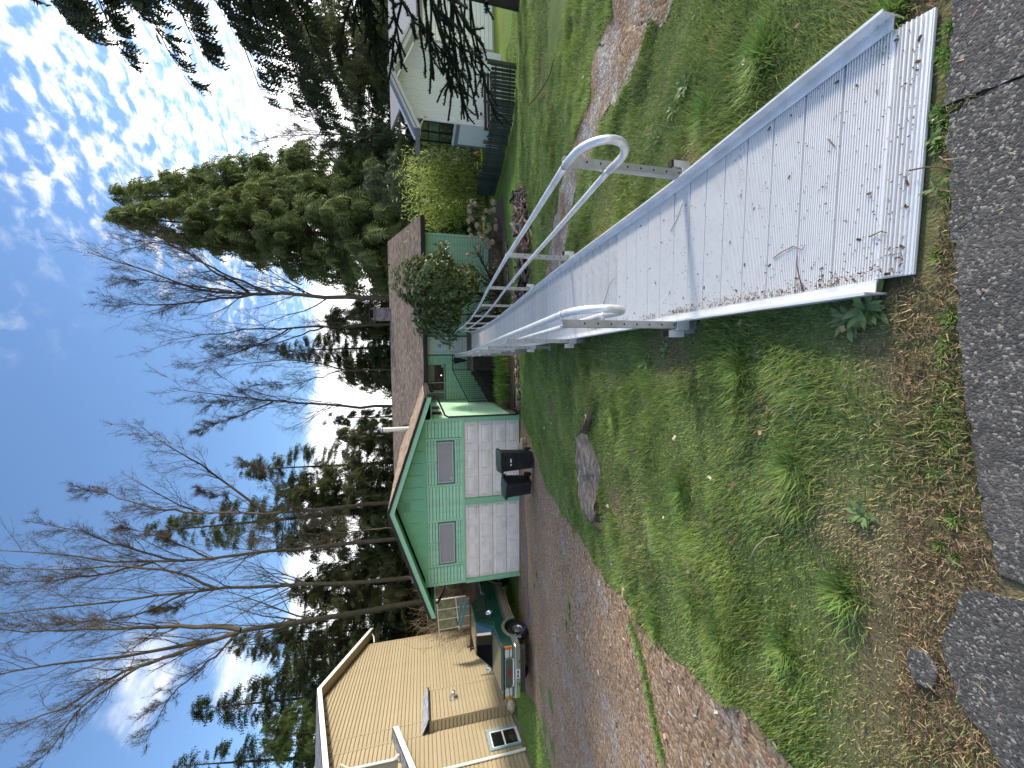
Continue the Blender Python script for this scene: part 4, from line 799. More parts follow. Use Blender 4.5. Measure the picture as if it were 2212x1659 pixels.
mb.add(vs, [(i*nn + j, (i + 1)*nn + j, (i + 1)*nn + (j + 1) % nn, i*nn + (j + 1) % nn) for i in range(6) for j in range(nn)]); mb.build('stone', mat('pale_rock', (.50, .40, .27), .9, var=.25, scale=9, bump=.5, bscale=30), bx, True)

# ---------------------------------------------------------------- yard things between the two houses
M_glass2 = mat('dusty_glass', (.16, .19, .11), .12, var=.45, scale=4, spec=.8, dirt=(.42, .45, .33), dscale=3, damt=.5)
gh = thing('glass_screen', 'weathered white framed glass screen of old panes between the houses', 'greenhouse', (-11.9, 21.6, -2.05))
A_, B_ = Vector((-11.64, 21.6, 1.12)), Vector((-13.45, 21.9, 1.0))
def gl(t, z): q = A_.lerp(B_, t); return Vector((q.x + 11.9, q.y - 21.6, z + 2.05))
ztop = lambda t: 1.12 - .10*t
for i in range(3):
    t0, t1 = i/3 + .012, (i + 1)/3 - .012; a, b = gl(t0, 0), gl(t1, 0); MB().quad(gl(t0, .14), gl(t1, .0), gl(t1, ztop(t1) - .05), gl(t0, ztop(t0) - .05)).build('pane', M_glass2, gh)
for i in range(4): t = i/3; MB().tube([gl(t, -2.0), gl(t, ztop(t) + .02)], .03, 4).build('upright', M_white, gh)
MB().tube([gl(-.02, ztop(0)), gl(1.2, ztop(1) - .02)], .035, 4).build('top_bar', M_white, gh); MB().tube([gl(0, .10), gl(1.1, -.08)], .04, 4).build('bottom_bar', M_white, gh)
MB().hexa([gl(0, -1.2), gl(1.1, -1.2), gl(1.1, -1.2) + Vector((0, .1, 0)), gl(0, -1.2) + Vector((0, .1, 0))], [gl(0, .05), gl(1.1, -.14), gl(1.1, -.14) + Vector((0, .1, 0)), gl(0, .05) + Vector((0, .1, 0))]).build('flaking_sill_wall', mat('flaking_paint', (.36, .29, .20), .9, var=.35, scale=6, dirt=(.2, .13, .08), dscale=5, damt=.7), gh)
pf = thing('plank_fence', 'brown plank fence behind the parked green truck', 'fence', (-11., 20.4, -2.05), .05)
M_plank = mat('brown_plank', (.13, .085, .05), .9, var=.3, scale=5, rand=.3, aniso=(1, 1, 5))
pme = MB().box(-1.3, 1.3, -.012, .012, 0, .155).mesh('plank', M_plank)
for i in range(9):
    for k_ in (-1, 1): o = link('plank', pme, pf); o.location = (k_*1.31, .01*(i % 2), .05 + i*.166)
for x in (-2.6, 0, 2.6): MB().box(x - .05, x + .05, .03, .13, 0, 1.7).build('post', M_plank, pf)
tf = thing('timber_frame', 'open timber frame leaning beside the plank fence', 'frame', (-11.7, 19.6, -2.05), .05)
for nm, a, b, r_ in (('beam', (-1.6, 0, 1.62), (1.2, 0, 1.50), .05), ('beam', (-1.6, -.1, 1.12), (1.2, -.1, 1.18), .04), ('brace', (-1.3, -.05, 1.15), (.9, -.05, 1.62), .045), ('upright', (-1.5, 0, 0), (-1.5, 0, 1.62), .05), ('upright', (1.1, 0, 0), (1.1, 0, 1.55), .05), ('upright', (-.2, 0, 0), (-.2, 0, 1.6), .05)): MB().tube([a, b], r_, 4).build(nm, M_plank, tf)
tl = thing('teal_board', 'teal painted boards laid against the timber frame', 'board', (-11.6, 20.1, -2.05), .05)
M_teal = mat('teal_paint', (.10, .26, .25), .65, var=.12)
for k_ in range(2): MB().hexa([(-.75, .1*k_, 1.98 + .12*k_), (.5, .1*k_, 1.60 + .25*k_), (.5, .1*k_ + .03, 1.60 + .25*k_), (-.75, .1*k_ + .03, 1.98 + .12*k_)], [(-.75, .1*k_, 2.08 + .12*k_), (.5, .1*k_, 1.76 + .25*k_), (.5, .1*k_ + .03, 1.76 + .25*k_), (-.75, .1*k_ + .03, 2.08 + .12*k_)]).build('plank', M_teal, tl)
MB().tube([(.3, .05, 0), (.3, .05, 1.8)], .03, 4).build('prop', M_plank, tl)

# ---------------------------------------------------------------- white house on the right
WX, WY, WZb = 11.07, 16.5, -2.05
wh = thing('white_house', 'white gabled house with black grid window behind the green picket fence', 'house', (WX, WY, WZb))
M_wh = mat('white_siding', (.80, .82, .76), .65, var=.05, scale=2, bump=.04)
M_wh2 = mat('white_brick_paint', (.76, .78, .78), .75, var=.06, scale=8)
M_wht = mat('white_house_trim', (.70, .70, .67), .6, var=.05)
M_ggrey = mat('grey_trim', (.22, .22, .225), .7, var=.08)
wz = lambda z: z - WZb
WR, WA = 3.25, 1.45; wsl = .46; wt = lambda x: 2.42 - wsl*abs(x - WA)
tb2 = lambda mb, name, m, parent=None, **k: mb.build(name, m, parent or wh, **k)
tb2(MB().prism([(0, 0), (WR, 0), (WR, wz(wt(WR))), (WA, wz(wt(WA))), (0, wz(wt(0)))], lambda u, v, d: Vector((u, d, v)), .02, 1.5), 'wall', M_wh)
mb = MB(); x = 0.0
while x < 2.05: mb.prism([(x + .006, .1), (x + .092, .1), (x + .092, wz(min(wt(x + .006), wt(x + .092)))), (x + .006, wz(min(wt(x), wt(x + .092))))], lambda u, v, d: Vector((u, d, v)), .0, .022); x += .098
stuff(tb2(mb, 'groove_boards', M_wh))
mb = MB(); r_ = 0; z = .1
while z < wz(1.75):
    x = 2.07 + (.0 if r_ % 2 else -.1)
    while x < WR:
        a, b = max(x, 2.07), min(x + .2, WR)
        if b - a > .03 and z < wz(wt(b)) - .1: mb.box(a, b - .012, -.004 - .004*random.random(), .022, z, z + .068)
        x += .2
    z += .078; r_ += 1
stuff(tb2(mb, 'brick_facing', M_wh2))
for s_, xe in ((-1, -.70), (1, WR + .45)):
    q = lambda x, y, u: Vector((x, y, wz(2.73 - wsl*abs(x - WA)) + u))
    tb2(MB().hexa([q(WA, -.45, -.10), q(xe, -.45, -.10), q(xe, .12, -.10), q(WA, .12, -.10)], [q(WA, -.45, 0), q(xe, -.45, 0), q(xe, .12, 0), q(WA, .12, 0)]), 'roof', M_ggrey)
    tb2(MB().hexa([q(WA, -.50, -.26), q(xe, -.50, -.26), q(xe, -.452, -.26), q(WA, -.452, -.26)], [q(WA, -.50, .02), q(xe, -.50, .02), q(xe, -.452, .02), q(WA, -.452, .02)]), 'fascia', M_wht)
    tb2(MB().hexa([q(WA, -.515, -.10), q(xe, -.515, -.10), q(xe, -.502, -.10), q(WA, -.502, -.10)], [q(WA, -.515, -.075), q(xe, -.515, -.075), q(xe, -.502, -.075), q(WA, -.502, -.075)]), 'fascia_line', M_gdark)
    tb2(MB().hexa([q(WA, -.45, -.25), q(xe, -.45, -.25), q(xe, .0, -.25), q(WA, .0, -.25)], [q(WA, -.45, -.12), q(xe, -.45, -.12), q(xe, .0, -.12), q(WA, .0, -.12)]), 'soffit', M_wht)
tb2(MB().box(-.76, -.66, -.45, 1.42, wz(1.52), wz(1.70)), 'gutter', M_ggrey); tb2(MB().box(-.66, WR + .3, .13, 1.44, wz(1.62), wz(1.68)), 'flat_roof', M_ggrey)
# grid window in the side wall
wv = tb2(MB().box(-.012, .02, .10, 1.42, wz(.10), wz(1.52)), 'grid_window', M_pane)
M_pg = glassmat('green_pane', (.045, .075, .055)); M_pd = glassmat('dark_pane', (.016, .018, .015))
for i in range(2):
    for j, (a, b, m) in enumerate(((.14, .66, M_pd), (.70, 1.12, M_pg), (1.16, 1.48, M_pd))): MB().box(-.022, -.014, .15 + i*.64, .72 + i*.64, wz(a), wz(b)).build('pane', m, wv)
MB().box(-.05, .0, .76 - .03, .76 + .03, wz(.10), wz(1.52)).box(-.05, -.001, .10, 1.42, wz(.66), wz(.70)).box(-.05, -.001, .10, 1.42, wz(1.12), wz(1.16)).box(-.05, 0, .06, .12, wz(.1), wz(1.52)).box(-.05, 0, 1.40, 1.46, wz(.1), wz(1.52)).build('mullion', M_black, wv)
MB().box(-.06, .0, .04, 1.5, wz(.0), wz(.09)).build('sill', M_wht, wv); MB().box(-.03, .0, .04, 1.5, wz(-.16), wz(-.005)).build('sill_band', M_ggrey, wv)
tb2(MB().box(-.025, .03, 1.44, 1.53, .0, wz(.1)), 'corner_board', M_ggrey)
tb2(MB().tube([(-.68, -.3, wz(1.56)), (-.4, -.12, wz(1.5)), (-.06, -.06, wz(1.36)), (-.05, -.05, wz(-1.6)), (-.05, -.05, .1)], .035, 8), 'downspout', M_wht)
tb2(MB().lathe([(.05, 0), (.05, .05), (.03, .09)], (.08, -.02, wz(1.30)), (0, -1, -.3), 10), 'flood_light', M_wht)
# set-back grey wing
tb2(MB().box(WR + .02, 12, 1.6, 6, 0, wz(1.5)), 'side_wing', mat('grey_stucco', (.36, .36, .35), .85, var=.08, scale=3))
mb = MB()
for i in range(17): mb.box(WR + 1.5, 12, 1.575, 1.6, .1 + i*.19, .27 + i*.19)
stuff(tb2(mb, 'lap_boards', M_wh)); tb2(MB().hexa([(WR - .1, 1.2, wz(1.45)), (12.4, 1.2, wz(1.45)), (12.4, 6, wz(2.9)), (WR - .1, 6, wz(2.9))], [(WR - .1, 1.2, wz(1.55)), (12.4, 1.2, wz(1.55)), (12.4, 6, wz(3.0)), (WR - .1, 6, wz(3.0))]), 'wing_roof', M_ggrey)
# bear sign
bs = thing('bear_sign', 'white diamond sign with a black bear on the white house wall', 'sign', (WX + .50, WY - .02, -1.06))
MB().prism([(0, -.19), (.15, 0), (0, .19), (-.15, 0)], lambda u, v, d: Vector((u, d, v)), -.008, .008).build('plate', M_sign, bs)
MB().prism([(-.075, -.055), (-.06, -.055), (-.05, -.02), (-.015, -.02), (-.01, -.055), (.012, -.055), (.015, -.025), (.035, -.055), (.055, -.055), (.058, 0), (.085, .01), (.09, .025), (.065, .05), (.05, .045), (.0, .058), (-.05, .05), (-.075, .02)][::-1], lambda u, v, d: Vector((u, d, v)), -.013, -.009).build('bear', M_black, bs)
# picket fence
M_pick = mat('dark_green_picket', (.04, .055, .045), .7, var=.35, scale=6, rand=.3, bump=.2, bscale=30)
fpts = [Vector(p) for p in ((10.75, 12.75, 0), (10.15, 13.7, 0), (9.85, 15.6, 0), (9.5, 17.2, 0), (9.25, 18.8, 0))]
pk = thing('picket_fence', 'low dark green picket fence in front of the white house', 'fence', (fpts[0].x, fpts[0].y, float(gz(0, fpts[0].y))))
kinv = Matrix.Translation(pk.location).inverted()
pms = [MB().prism([(-.045, 0), (.045, 0), (.045, h - .03), (.0, h), (-.045, h - .03)], lambda u, v, d: Vector((u, d, v)), -.01, .01).mesh('picket', M_pick) for h in (.86, .90, .95)]
pme2 = MB().box(-.05, .05, -.05, .05, -.1, 1.02).mesh('post', mat('fence_post', (.075, .08, .055), .8, var=.3))
acc = 0
for i in range(len(fpts) - 1):
    a, b = fpts[i], fpts[i + 1]; L = (b - a).length; an = math.atan2(b.y - a.y, b.x - a.x); n = int(L/.112)
    for j in range(n):
        p = a.lerp(b, (j + .5)/n); o = link('picket', random.choice(pms)); o.matrix_basis = Matrix.Translation((p.x, p.y, float(gz(p.x, p.y)) + .03 + random.uniform(-.015, .015))) @ Matrix.Rotation(an, 4, 'Z') @ Matrix.Rotation(random.uniform(-.02, .02), 4, 'Y'); wchild(o, pk, kinv)
    o = link('post', pme2); o.matrix_basis = Matrix.Translation((a.x, a.y, float(gz(a.x, a.y)))); wchild(o, pk, kinv)
    nrmv = Vector((-math.sin(an), math.cos(an), 0))*-.03
    for h in (.22, .72): wchild(MB().tube([a + nrmv + Vector((0, 0, float(gz(a.x, a.y)) + h)), b + nrmv + Vector((0, 0, float(gz(b.x, b.y)) + h))], .03, 4).build('rail', M_pick), pk, kinv)
sf = thing('board_screen', 'short black horizontal board screen against the white house wall', 'fence', (10.45, 15.75, -2.05))
for i in range(4): MB().box(0, 2.35, -.01, .012, .48 + i*.135, .59 + i*.135).build('board', M_black, sf)
for x in (.05, 1.2, 2.28): MB().box(x - .04, x + .04, .013, .08, 0, 1.0).build('post', M_black, sf)
lt = thing('lattice_panel', 'cream garden lattice panel behind the bright bamboo', 'lattice', (10.2, 21., -2.05), -.2)
M_lat = mat('cream_lattice', (.55, .48, .38), .8, var=.1)
for i in range(12): MB().box(-.9 + i*.15, -.865 + i*.15, -.012, 0, .1, 1.25).build('strip', M_lat, lt)
for i in range(8): MB().box(-.92, .82, .001, .012, .15 + i*.145, .185 + i*.145).build('strip', M_lat, lt)
for x in (-.97, .85): MB().box(x - .04, x + .04, -.03, .05, 0, 1.5).build('post', M_lat, lt)
# ---------------------------------------------------------------- pickup truck
TKZ = float(gz(-9.5, 13.6)) + .01
tk = thing('pickup_truck', 'dark green and tan pickup truck with chrome grille parked beside the garage', 'truck', (-9.95, 13.12, TKZ), -.075)
M_tg = mat('dark_green_car_paint', (.01, .065, .042), .28, .0, .1, 2, coat=.8, spec=.5, dirt=(.06, .08, .06), dscale=3, damt=.15)
M_tt = mat('tan_car_paint', (.33, .27, .19), .35, .2, .1, 3, coat=.5, dirt=(.20, .17, .12), dscale=4, damt=.4)
M_chr = mat('chrome', (.85, .84, .82), .2, 1., .08, 8)
M_tglass = glassmat('truck_glass', (.006, .008, .009), .02); M_tglass.node_tree.nodes['Principled BSDF'].inputs['IOR'].default_value = 2.3
M_rub = mat('tyre_rubber', (.018, .018, .018), .85, var=.3, scale=20, bump=.3, bscale=60)
M_plas = mat('grey_plastic', (.05, .05, .048), .7, var=.2)
M_amber = mat('amber_lens', (.75, .22, .02), .2, spec=.7); M_lens = mat('clear_lens', (.75, .74, .66), .1, .2, .2, 20, spec=.9)
M_red = mat('red_letter', (.55, .02, .02), .35)
def arc(cy, cz, r_, a0, a1, n=10): return [(cy + r_*math.cos(a0 + (a1 - a0)*i/n), cz + r_*math.sin(a0 + (a1 - a0)*i/n)) for i in range(n + 1)]
fy, ry_, wz0 = .93, 4.28, .385
prof = [(.10, .60), (.06, .80), (.07, 1.02), (.14, 1.10), (.40, 1.145), (1.30, 1.215), (3.32, 1.26), (3.36, 1.31), (5.48, 1.31), (5.52, .62), (5.30, .55)] + arc(ry_, wz0, .47, -.05, math.pi + .05) [::1]
prof += [(3.72, .46), (1.52, .46)] + arc(fy, wz0, .475, -.05, math.pi + .05) + [(.36, .52)]
def side_prism(prof, hw): mb = MB(); mb.prism(prof, lambda u, v, d: Vector((d, u, v)), -hw, hw); return mb
# body: two slabs leave the nose and sides gently crowned
b1 = side_prism(prof, .945); b1.build('body', M_tg, tk, bevel=.05, seg=3)
hoodp = [(-.84, .16, 1.100), (.84, .16, 1.100), (.86, 1.28, 1.205), (-.86, 1.28, 1.205)]
MB().hexa([Vector(p) for p in hoodp], [Vector((x*.92, y + (.05 if y < .5 else -.03), z + .05)) for x, y, z in hoodp]).build('hood', M_tg, tk, bevel=.03, seg=2)
# cab
cb = [(-.90, 1.22, 1.20), (.90, 1.22, 1.20), (.90, 3.30, 1.25), (-.90, 3.30, 1.25)]; ctp = [(-.70, 1.92, 1.80), (.70, 1.92, 1.80), (.70, 3.12, 1.82), (-.70, 3.12, 1.82)]
cab_ = MB().hexa([Vector(p) for p in cb], [Vector(p) for p in ctp]).build('cab', M_tg, tk, bevel=.06, seg=3)
def onface(a, b, c, d, u, v, off):      # bilinear point on a cab face, pushed out
    a, b, c, d = map(Vector, (a, b, c, d)); p = a.lerp(b, u).lerp(d.lerp(c, u), v); n = (b - a).cross(d - a).normalized(); return p + n*off
def pane(name, face, u0, u1, v0, v1, m, off=.006, th_=.008, cut=0):
    a, b, c, d = face; q = [onface(a, b, c, d, u, v, off) for u, v in ((u0, v0), (u1, v0), (u1 - cut, v1), (u0, v1))]; n = (Vector(b) - Vector(a)).cross(Vector(d) - Vector(a)).normalized()*th_
    MB().hexa(q, [p + n for p in q]).build(name, m, cab_)
front = (cb[0], cb[1], ctp[1], ctp[0]); right = (cb[1], cb[2], ctp[2], ctp[1]); left = (cb[3], cb[0], ctp[0], ctp[3]); rear = (cb[2], cb[3], ctp[3], ctp[2])
pane('windscreen', front, .07, .93, .10, .92, M_tglass); pane('rear_window', rear, .1, .9, .2, .85, M_tglass)
for f, flip in ((right, False), (left, True)):
    if not flip: pane('side_window', f, .16, .56, .12, .88, M_tglass); pane('side_window', f, .60, .90, .12, .88, M_tglass)
    else: pane('side_window', f, .44, .84, .12, .88, M_tglass); pane('side_window', f, .10, .40, .12, .88, M_tglass)
MB().tube([onface(*front, .12, .05, .02), onface(*front, .45, .09, .02)], .008, 5).build('wiper', M_plas, tk); MB().tube([onface(*front, .52, .05, .02), onface(*front, .86, .09, .02)], .008, 5).build('wiper', M_plas, tk)
# tan lower sides, flares, mouldings, doors
for s_ in (-1, 1):
    x0, x1 = sorted((s_*.944, s_*.968))
    MB().box(x0, x1, 1.46, 3.76, .47, .72).build('lower_panel', M_tt, tk, bevel=.008, seg=1); MB().box(x0, x1, 4.80, 5.44, .60, .78).build('lower_panel', M_tt, tk, bevel=.008, seg=1)
    MB().box(*sorted((s_*.944, s_*.980)), 1.46, 3.78, .735, .80).build('side_moulding', mat('moulding_grey', (.12, .12, .11), .5), tk, bevel=.006, seg=1)
    for cy in (fy, ry_):
        A, B = arc(cy, wz0, .475, -.02, math.pi + .02, 16), arc(cy, wz0, .585, -.02, math.pi + .02, 16)
        mb = MB(); mb.prism(A + B[::-1], lambda u, v, d: Vector((d, u, v)), *sorted((s_*.942, s_*.985))); mb.build('wheel_flare', M_tt, tk, bevel=.01, seg=1)
    dr_ = MB().box(*sorted((s_*.9455, s_*.9495)), 1.66, 2.98, .74, 1.235).build('door', M_tg, tk, bevel=.002, seg=1)
    MB().box(*sorted((s_*.950, s_*.962)), 2.72, 2.90, 1.06, 1.10).build('handle', M_black, dr_)
    for y in (1.65, 2.985): MB().box(*sorted((s_*.9455, s_*.9505)), y - .006, y + .006, .80, 1.235).build('door_gap', M_black, dr_)
    MB().box(*sorted((s_*.90, s_*.99)), 1.5, 3.7, .40, .455).build('running_board', M_tt, tk, bevel=.01, seg=1)
    mr_ = MB().lathe([(.0, 0), (.10, .015), (.115, .05), (.10, .09), (.0, .105)], (s_*1.14, 1.62, 1.30), (0, 1, 0), 14); mr_.v = [((p[0] - s_*1.14)*1.0 + s_*1.14, p[1], (p[2] - 1.30)*1.25 + 1.30) for p in mr_.v]; mo = mr_.build('mirror', M_chr, tk, True); MB().tube([(s_*.93, 1.62, 1.25), (s_*1.1, 1.65, 1.28)], .025, 6).build('mirror_arm', M_plas, mo)
    for cy in (fy, ry_):
        c = (s_*.77, cy, wz0); ax = (s_, 0, 0)
        wh_ = MB().lathe([(.20, -.12), (.30, -.12), (.37, -.10), (.385, -.06), (.385, .06), (.37, .10), (.30, .12), (.20, .11)], c, ax, 28, True).build('wheel', M_rub, tk, True)
        MB().lathe([(.215, -.06), (.215, .07), (.20, .10), (.17, .06), (.12, .05), (.085, .06), (.07, .10), (.0, .105)], c, ax, 20).build('rim', mat('alloy', (.55, .52, .45), .3, .8, .1), wh_)
        mh = MB()
        for j in range(7):
            a = 2*math.pi*j/7; mh.lathe([(.026, 0), (.026, .01)], (c[0] + s_*.062, cy + .145*math.cos(a), wz0 + .145*math.sin(a)), ax, 8)
        mh.build('rim_slots', M_dark, wh_)
        mb = MB(); mb.prism(arc(cy, wz0, .472, 0, math.pi, 12) + [(cy - .47, .3), (cy + .47, .3)], lambda u, v, d: Vector((d, u, v)), *sorted((s_*.50, s_*.60))); mb.build('wheel_well', M_dark, tk)
# bed, front end
MB().box(-.78, .78, 3.42, 5.44, 1.312, 1.316).build('bed_shade', M_dark, tk); MB().box(-.95, -.82, 3.40, 5.5, 1.317, 1.35).box(.82, .95, 3.40, 5.5, 1.317, 1.35).build('bed_rail', M_chr, tk)  # near-black sheet on the closed body paints the shade of the open bed
g = MB(); 
def rr(x, z, hw, hh_, c): return [(x - hw + c, z - hh_), (x + hw - c, z - hh_), (x + hw, z - hh_ + c), (x + hw, z + hh_ - c), (x + hw - c, z + hh_), (x - hw + c, z + hh_), (x - hw, z + hh_ - c), (x - hw, z - hh_ + c)]
A, B = rr(0, .895, .56, .155, .06), rr(0, .895, .52, .118, .05)
mb = MB(); vs = [(x, .075, z) for x, z in A] + [(x, .012, z) for x, z in A] + [(x, .012, z) for x, z in B] + [(x, .07, z) for x, z in B]; mb.add(vs, [(k*8 + j, k*8 + (j + 1) % 8, ((k + 1) % 4)*8 + (j + 1) % 8, ((k + 1) % 4)*8 + j) for k in range(4) for j in range(8)]); gr = mb.build('grille', M_chr, tk, bevel=.006)
MB().box(-.52, .52, .055, .075, .78, 1.01).build('grille_mesh', mat('grille_olive', (.10, .10, .07), .5, .3, .2, 30), gr)
for i in range(8): MB().box(-.50, .50, .044, .056, .79 + i*.027, .802 + i*.027).build('grille_bar', mat('grille_bar', (.17, .17, .12), .45, .4), gr)
MB().box(-.93, .93, .02, .07, 1.055, 1.10).build('nose_gap', M_black, tk)
for s_ in (-1, 1):
    MB().box(*sorted((s_*.57, s_*.84)), .018, .07, .905, 1.045).build('headlight', M_lens, tk, bevel=.012); MB().box(*sorted((s_*.845, s_*.945)), .03, .09, .905, 1.045).build('turn_signal', M_amber, tk, bevel=.012)
    MB().box(*sorted((s_*.57, s_*.84)), .02, .07, .79, .875).build('headlight', M_lens, tk, bevel=.012); MB().box(*sorted((s_*.845, s_*.945)), .03, .09, .79, .875).build('turn_signal', M_amber, tk, bevel=.012)
    MB().box(*sorted((s_*.565, s_*.95)), .012, .07, .878, .902).build('lamp_divider', M_chr, tk)
    MB().tube([(s_*.42, -.02, .60), (s_*.42, -.13, .54), (s_*.42, -.13, .48)], .018, 6).build('tow_hook', M_plas, tk)
bp_ = [(-.99, .10), (-.94, -.02), (-.5, -.07), (.5, -.07), (.94, -.02), (.99, .10), (.99, .55), (.95, .55), (.95, .14), (-.95, .14), (-.95, .55), (-.99, .55)]
MB().prism(bp_, lambda u, v, d: Vector((u, v, d)), .52, .70).build('bumper', M_chr, tk, bevel=.02, seg=2)
MB().prism([(x, y + (.012 if y < .2 else -.01)) for x, y in bp_], lambda u, v, d: Vector((u, v, d)), .702, .755).build('bumper_pad', M_tt, tk, bevel=.012)
MB().prism([(-.9, .12), (-.8, .02), (.8, .02), (.9, .12)], lambda u, v, d: Vector((u, v, d)), .33, .518).build('air_dam', M_plas, tk, bevel=.01)
pt_ = MB().box(-.16, .16, -.092, -.082, .545, .69).build('licence_plate', M_sign, tk)
for i, (a, b) in enumerate(((-.12, -.07), (-.06, -.02), (.02, .05), (.06, .12))): MB().box(a, b, -.096, -.0925, .585, .655).build('plate_mark', mat('plate_blue', (.06, .08, .14), .6), pt_)
TINV = (Matrix.Translation(tk.location) @ Matrix.Rotation(-.075, 4, 'Z')).inverted()
text('GMC', .135, M_red, gr, TINV, Matrix.Translation(tk.location) @ Matrix.Rotation(-.075, 4, 'Z') @ Matrix.Translation((0, .040, .845)) @ RX, .012)
cr = thing('cord', 'thin blue cord trailing along the drive edge past the garage to the truck', 'cord', (-8.6, 13.7, TKZ))
pts = [Vector((-9.0, 13.35, TKZ + .62)), Vector((-8.65, 13.3, TKZ + .30)), Vector((-8.35, 13.45, TKZ + .04))] + [Vector((-8.2 + i*.55, 13.6 + .06*math.sin(i*1.3) + i*.06, 0)) for i in range(1, 9)]
for p in pts[3:]: p.z = float(gz(p.x, p.y)) + .022
wchild(MB().tube(pts, .009, 6).build('line', mat('blue_cord', (.10, .12, .36), .6)), cr, Matrix.Translation(cr.location).inverted())

# ---------------------------------------------------------------- bins and pavers
M_bin = mat('black_bin_plastic', (.014, .014, .018), .45, var=.25, scale=8, spec=.4, dirt=(.06, .06, .055), dscale=4, damt=.4)
M_lid = mat('weathered_bin_lid', (.055, .075, .06), .55, var=.45, scale=6, dirt=(.20, .24, .19), dscale=5, damt=.5)
def bin_(loc, rz_, label, h, wt_, wb, dt, db, tilt=0, marks=0):
    b = thing('wheelie_bin', label, 'bin', loc, rz_, 'bins in front of the garage'); z0 = .07
    q = lambda w, d, z: [Vector((-w/2, -d/2, z)), Vector((w/2, -d/2, z)), Vector((w/2, d/2, z)), Vector((-w/2, d/2, z))]
    body = MB().hexa(q(wb, db, z0), q(wt_, dt, h)).build('body', M_bin, b, bevel=.03, seg=3)
    MB().hexa(q(wt_ + .05, dt + .05, h - .07), q(wt_ + .06, dt + .06, h + .0)).build('rim', M_bin, b, bevel=.012)
    mb = MB(); n = 8; vs = []
    for i in range(n + 1):
        t = i/n; y = -(dt + .10)/2 + (dt + .14)*t; zc = h + .012 + .055*math.sin(math.pi*t)
        vs += [Vector((-(wt_ + .09)/2, y, zc - .03)), Vector((-(wt_ + .03)/2, y, zc + .008)), Vector((0, y, zc + .022)), Vector(((wt_ + .03)/2, y, zc + .008)), Vector(((wt_ + .09)/2, y, zc - .03))]
    mb.add(vs, [(i*5 + j, i*5 + j + 1, i*5 + 6 + j, i*5 + 5 + j) for i in range(n) for j in range(4)]); lo = mb.build('lid', M_lid, b, True, fix=True); md = lo.modifiers.new('thick', 'SOLIDIFY'); md.thickness = .02
    MB().tube([(-wt_/2 + .04, dt/2 + .02, h - .02), (-wt_/2 + .04, dt/2 + .10, h + .02), (wt_/2 - .04, dt/2 + .10, h + .02), (wt_/2 - .04, dt/2 + .02, h - .02)], .016, 8).build('handle', M_bin, b)
    for s_ in (-1, 1):
        w = MB().lathe([(.03, -.025), (.10, -.03), (.125, -.015), (.125, .015), (.10, .03), (.03, .025)], (s_*(wb/2 + .045), db/2 - .02, .125), (s_, 0, 0), 18, True).build('wheel', M_rub, b, True); MB().lathe([(.0, -.02), (.09, -.015), (.09, .018), (.0, .022)], (s_*(wb/2 + .045), db/2 - .02, .125), (s_, 0, 0), 14).build('hub', M_bin, w)
    MB().tube([(-wb/2 - .03, db/2 - .02, .125), (wb/2 + .03, db/2 - .02, .125)], .014, 6).build('axle', M_bin, b)
    if marks:
        yf = lambda z: -(db/2 + (dt - db)/2*(z - z0)/(h - z0)) - .004
        for x0, x1 in ((-.02, .10), (-.12, -.06)): MB().box(x0, x1, yf(.80) - .003, yf(.80) + .006, .785, .825).build('stencil', M_sign, body)
    return b
q = at(1156, 992); r_ = math.atan2(q.x, q.y)
bin_((q.x - .02, q.y + .25, q.z - .0), -PSI*.6 + .02, 'large black wheelie bin in front of the panelled garage door', 1.12, .60, .52, .64, .46, marks=1)
q = at(1153, 1048); s2 = bin_((q.x - .02, q.y + .22, q.z), -PSI - .30, 'smaller black wheelie bin with white sticker left of the larger one', .93, .55, .47, .52, .42)
MB().box(.232, .246, -.06, .04, .62, .70).build('sticker', M_sign, s2)
M_pav = mat('tan_paver', (.36, .29, .20), .9, var=.25, scale=12, rand=.2, bump=.4, bscale=40)
q = at(1140, 962)
for i, (dx, dy, dz, rz_) in enumerate(((0, 0, 0, .1), (.02, .03, .085, -.1), (.24, -.04, 0, .2), (.22, 0, .085, .05), (-.03, .36, 0, .3), (.0, .36, .085, .1))):
    o = MB().box(-.10, .10, -.14, .14, 0, .08).build('paver', M_pav, None, bevel=.008, seg=1); o.location = (q.x + dx - .1, q.y + dy + .25, q.z + .01 + dz); o.rotation_euler = (0, 0, rz_); tag(o, ('tan paver lying lowest in the stack nearest the bin wheel', 'tan paver on top of the stack nearest the bin wheel', 'tan paver at the bottom of the outer stack by the grass', 'tan paver on top of the outer stack by the grass', 'tan paver under the rear stack at the garage door', 'tan paver topping the rear stack at the garage door')[i], 'paver', 'pavers stacked beside the bin')
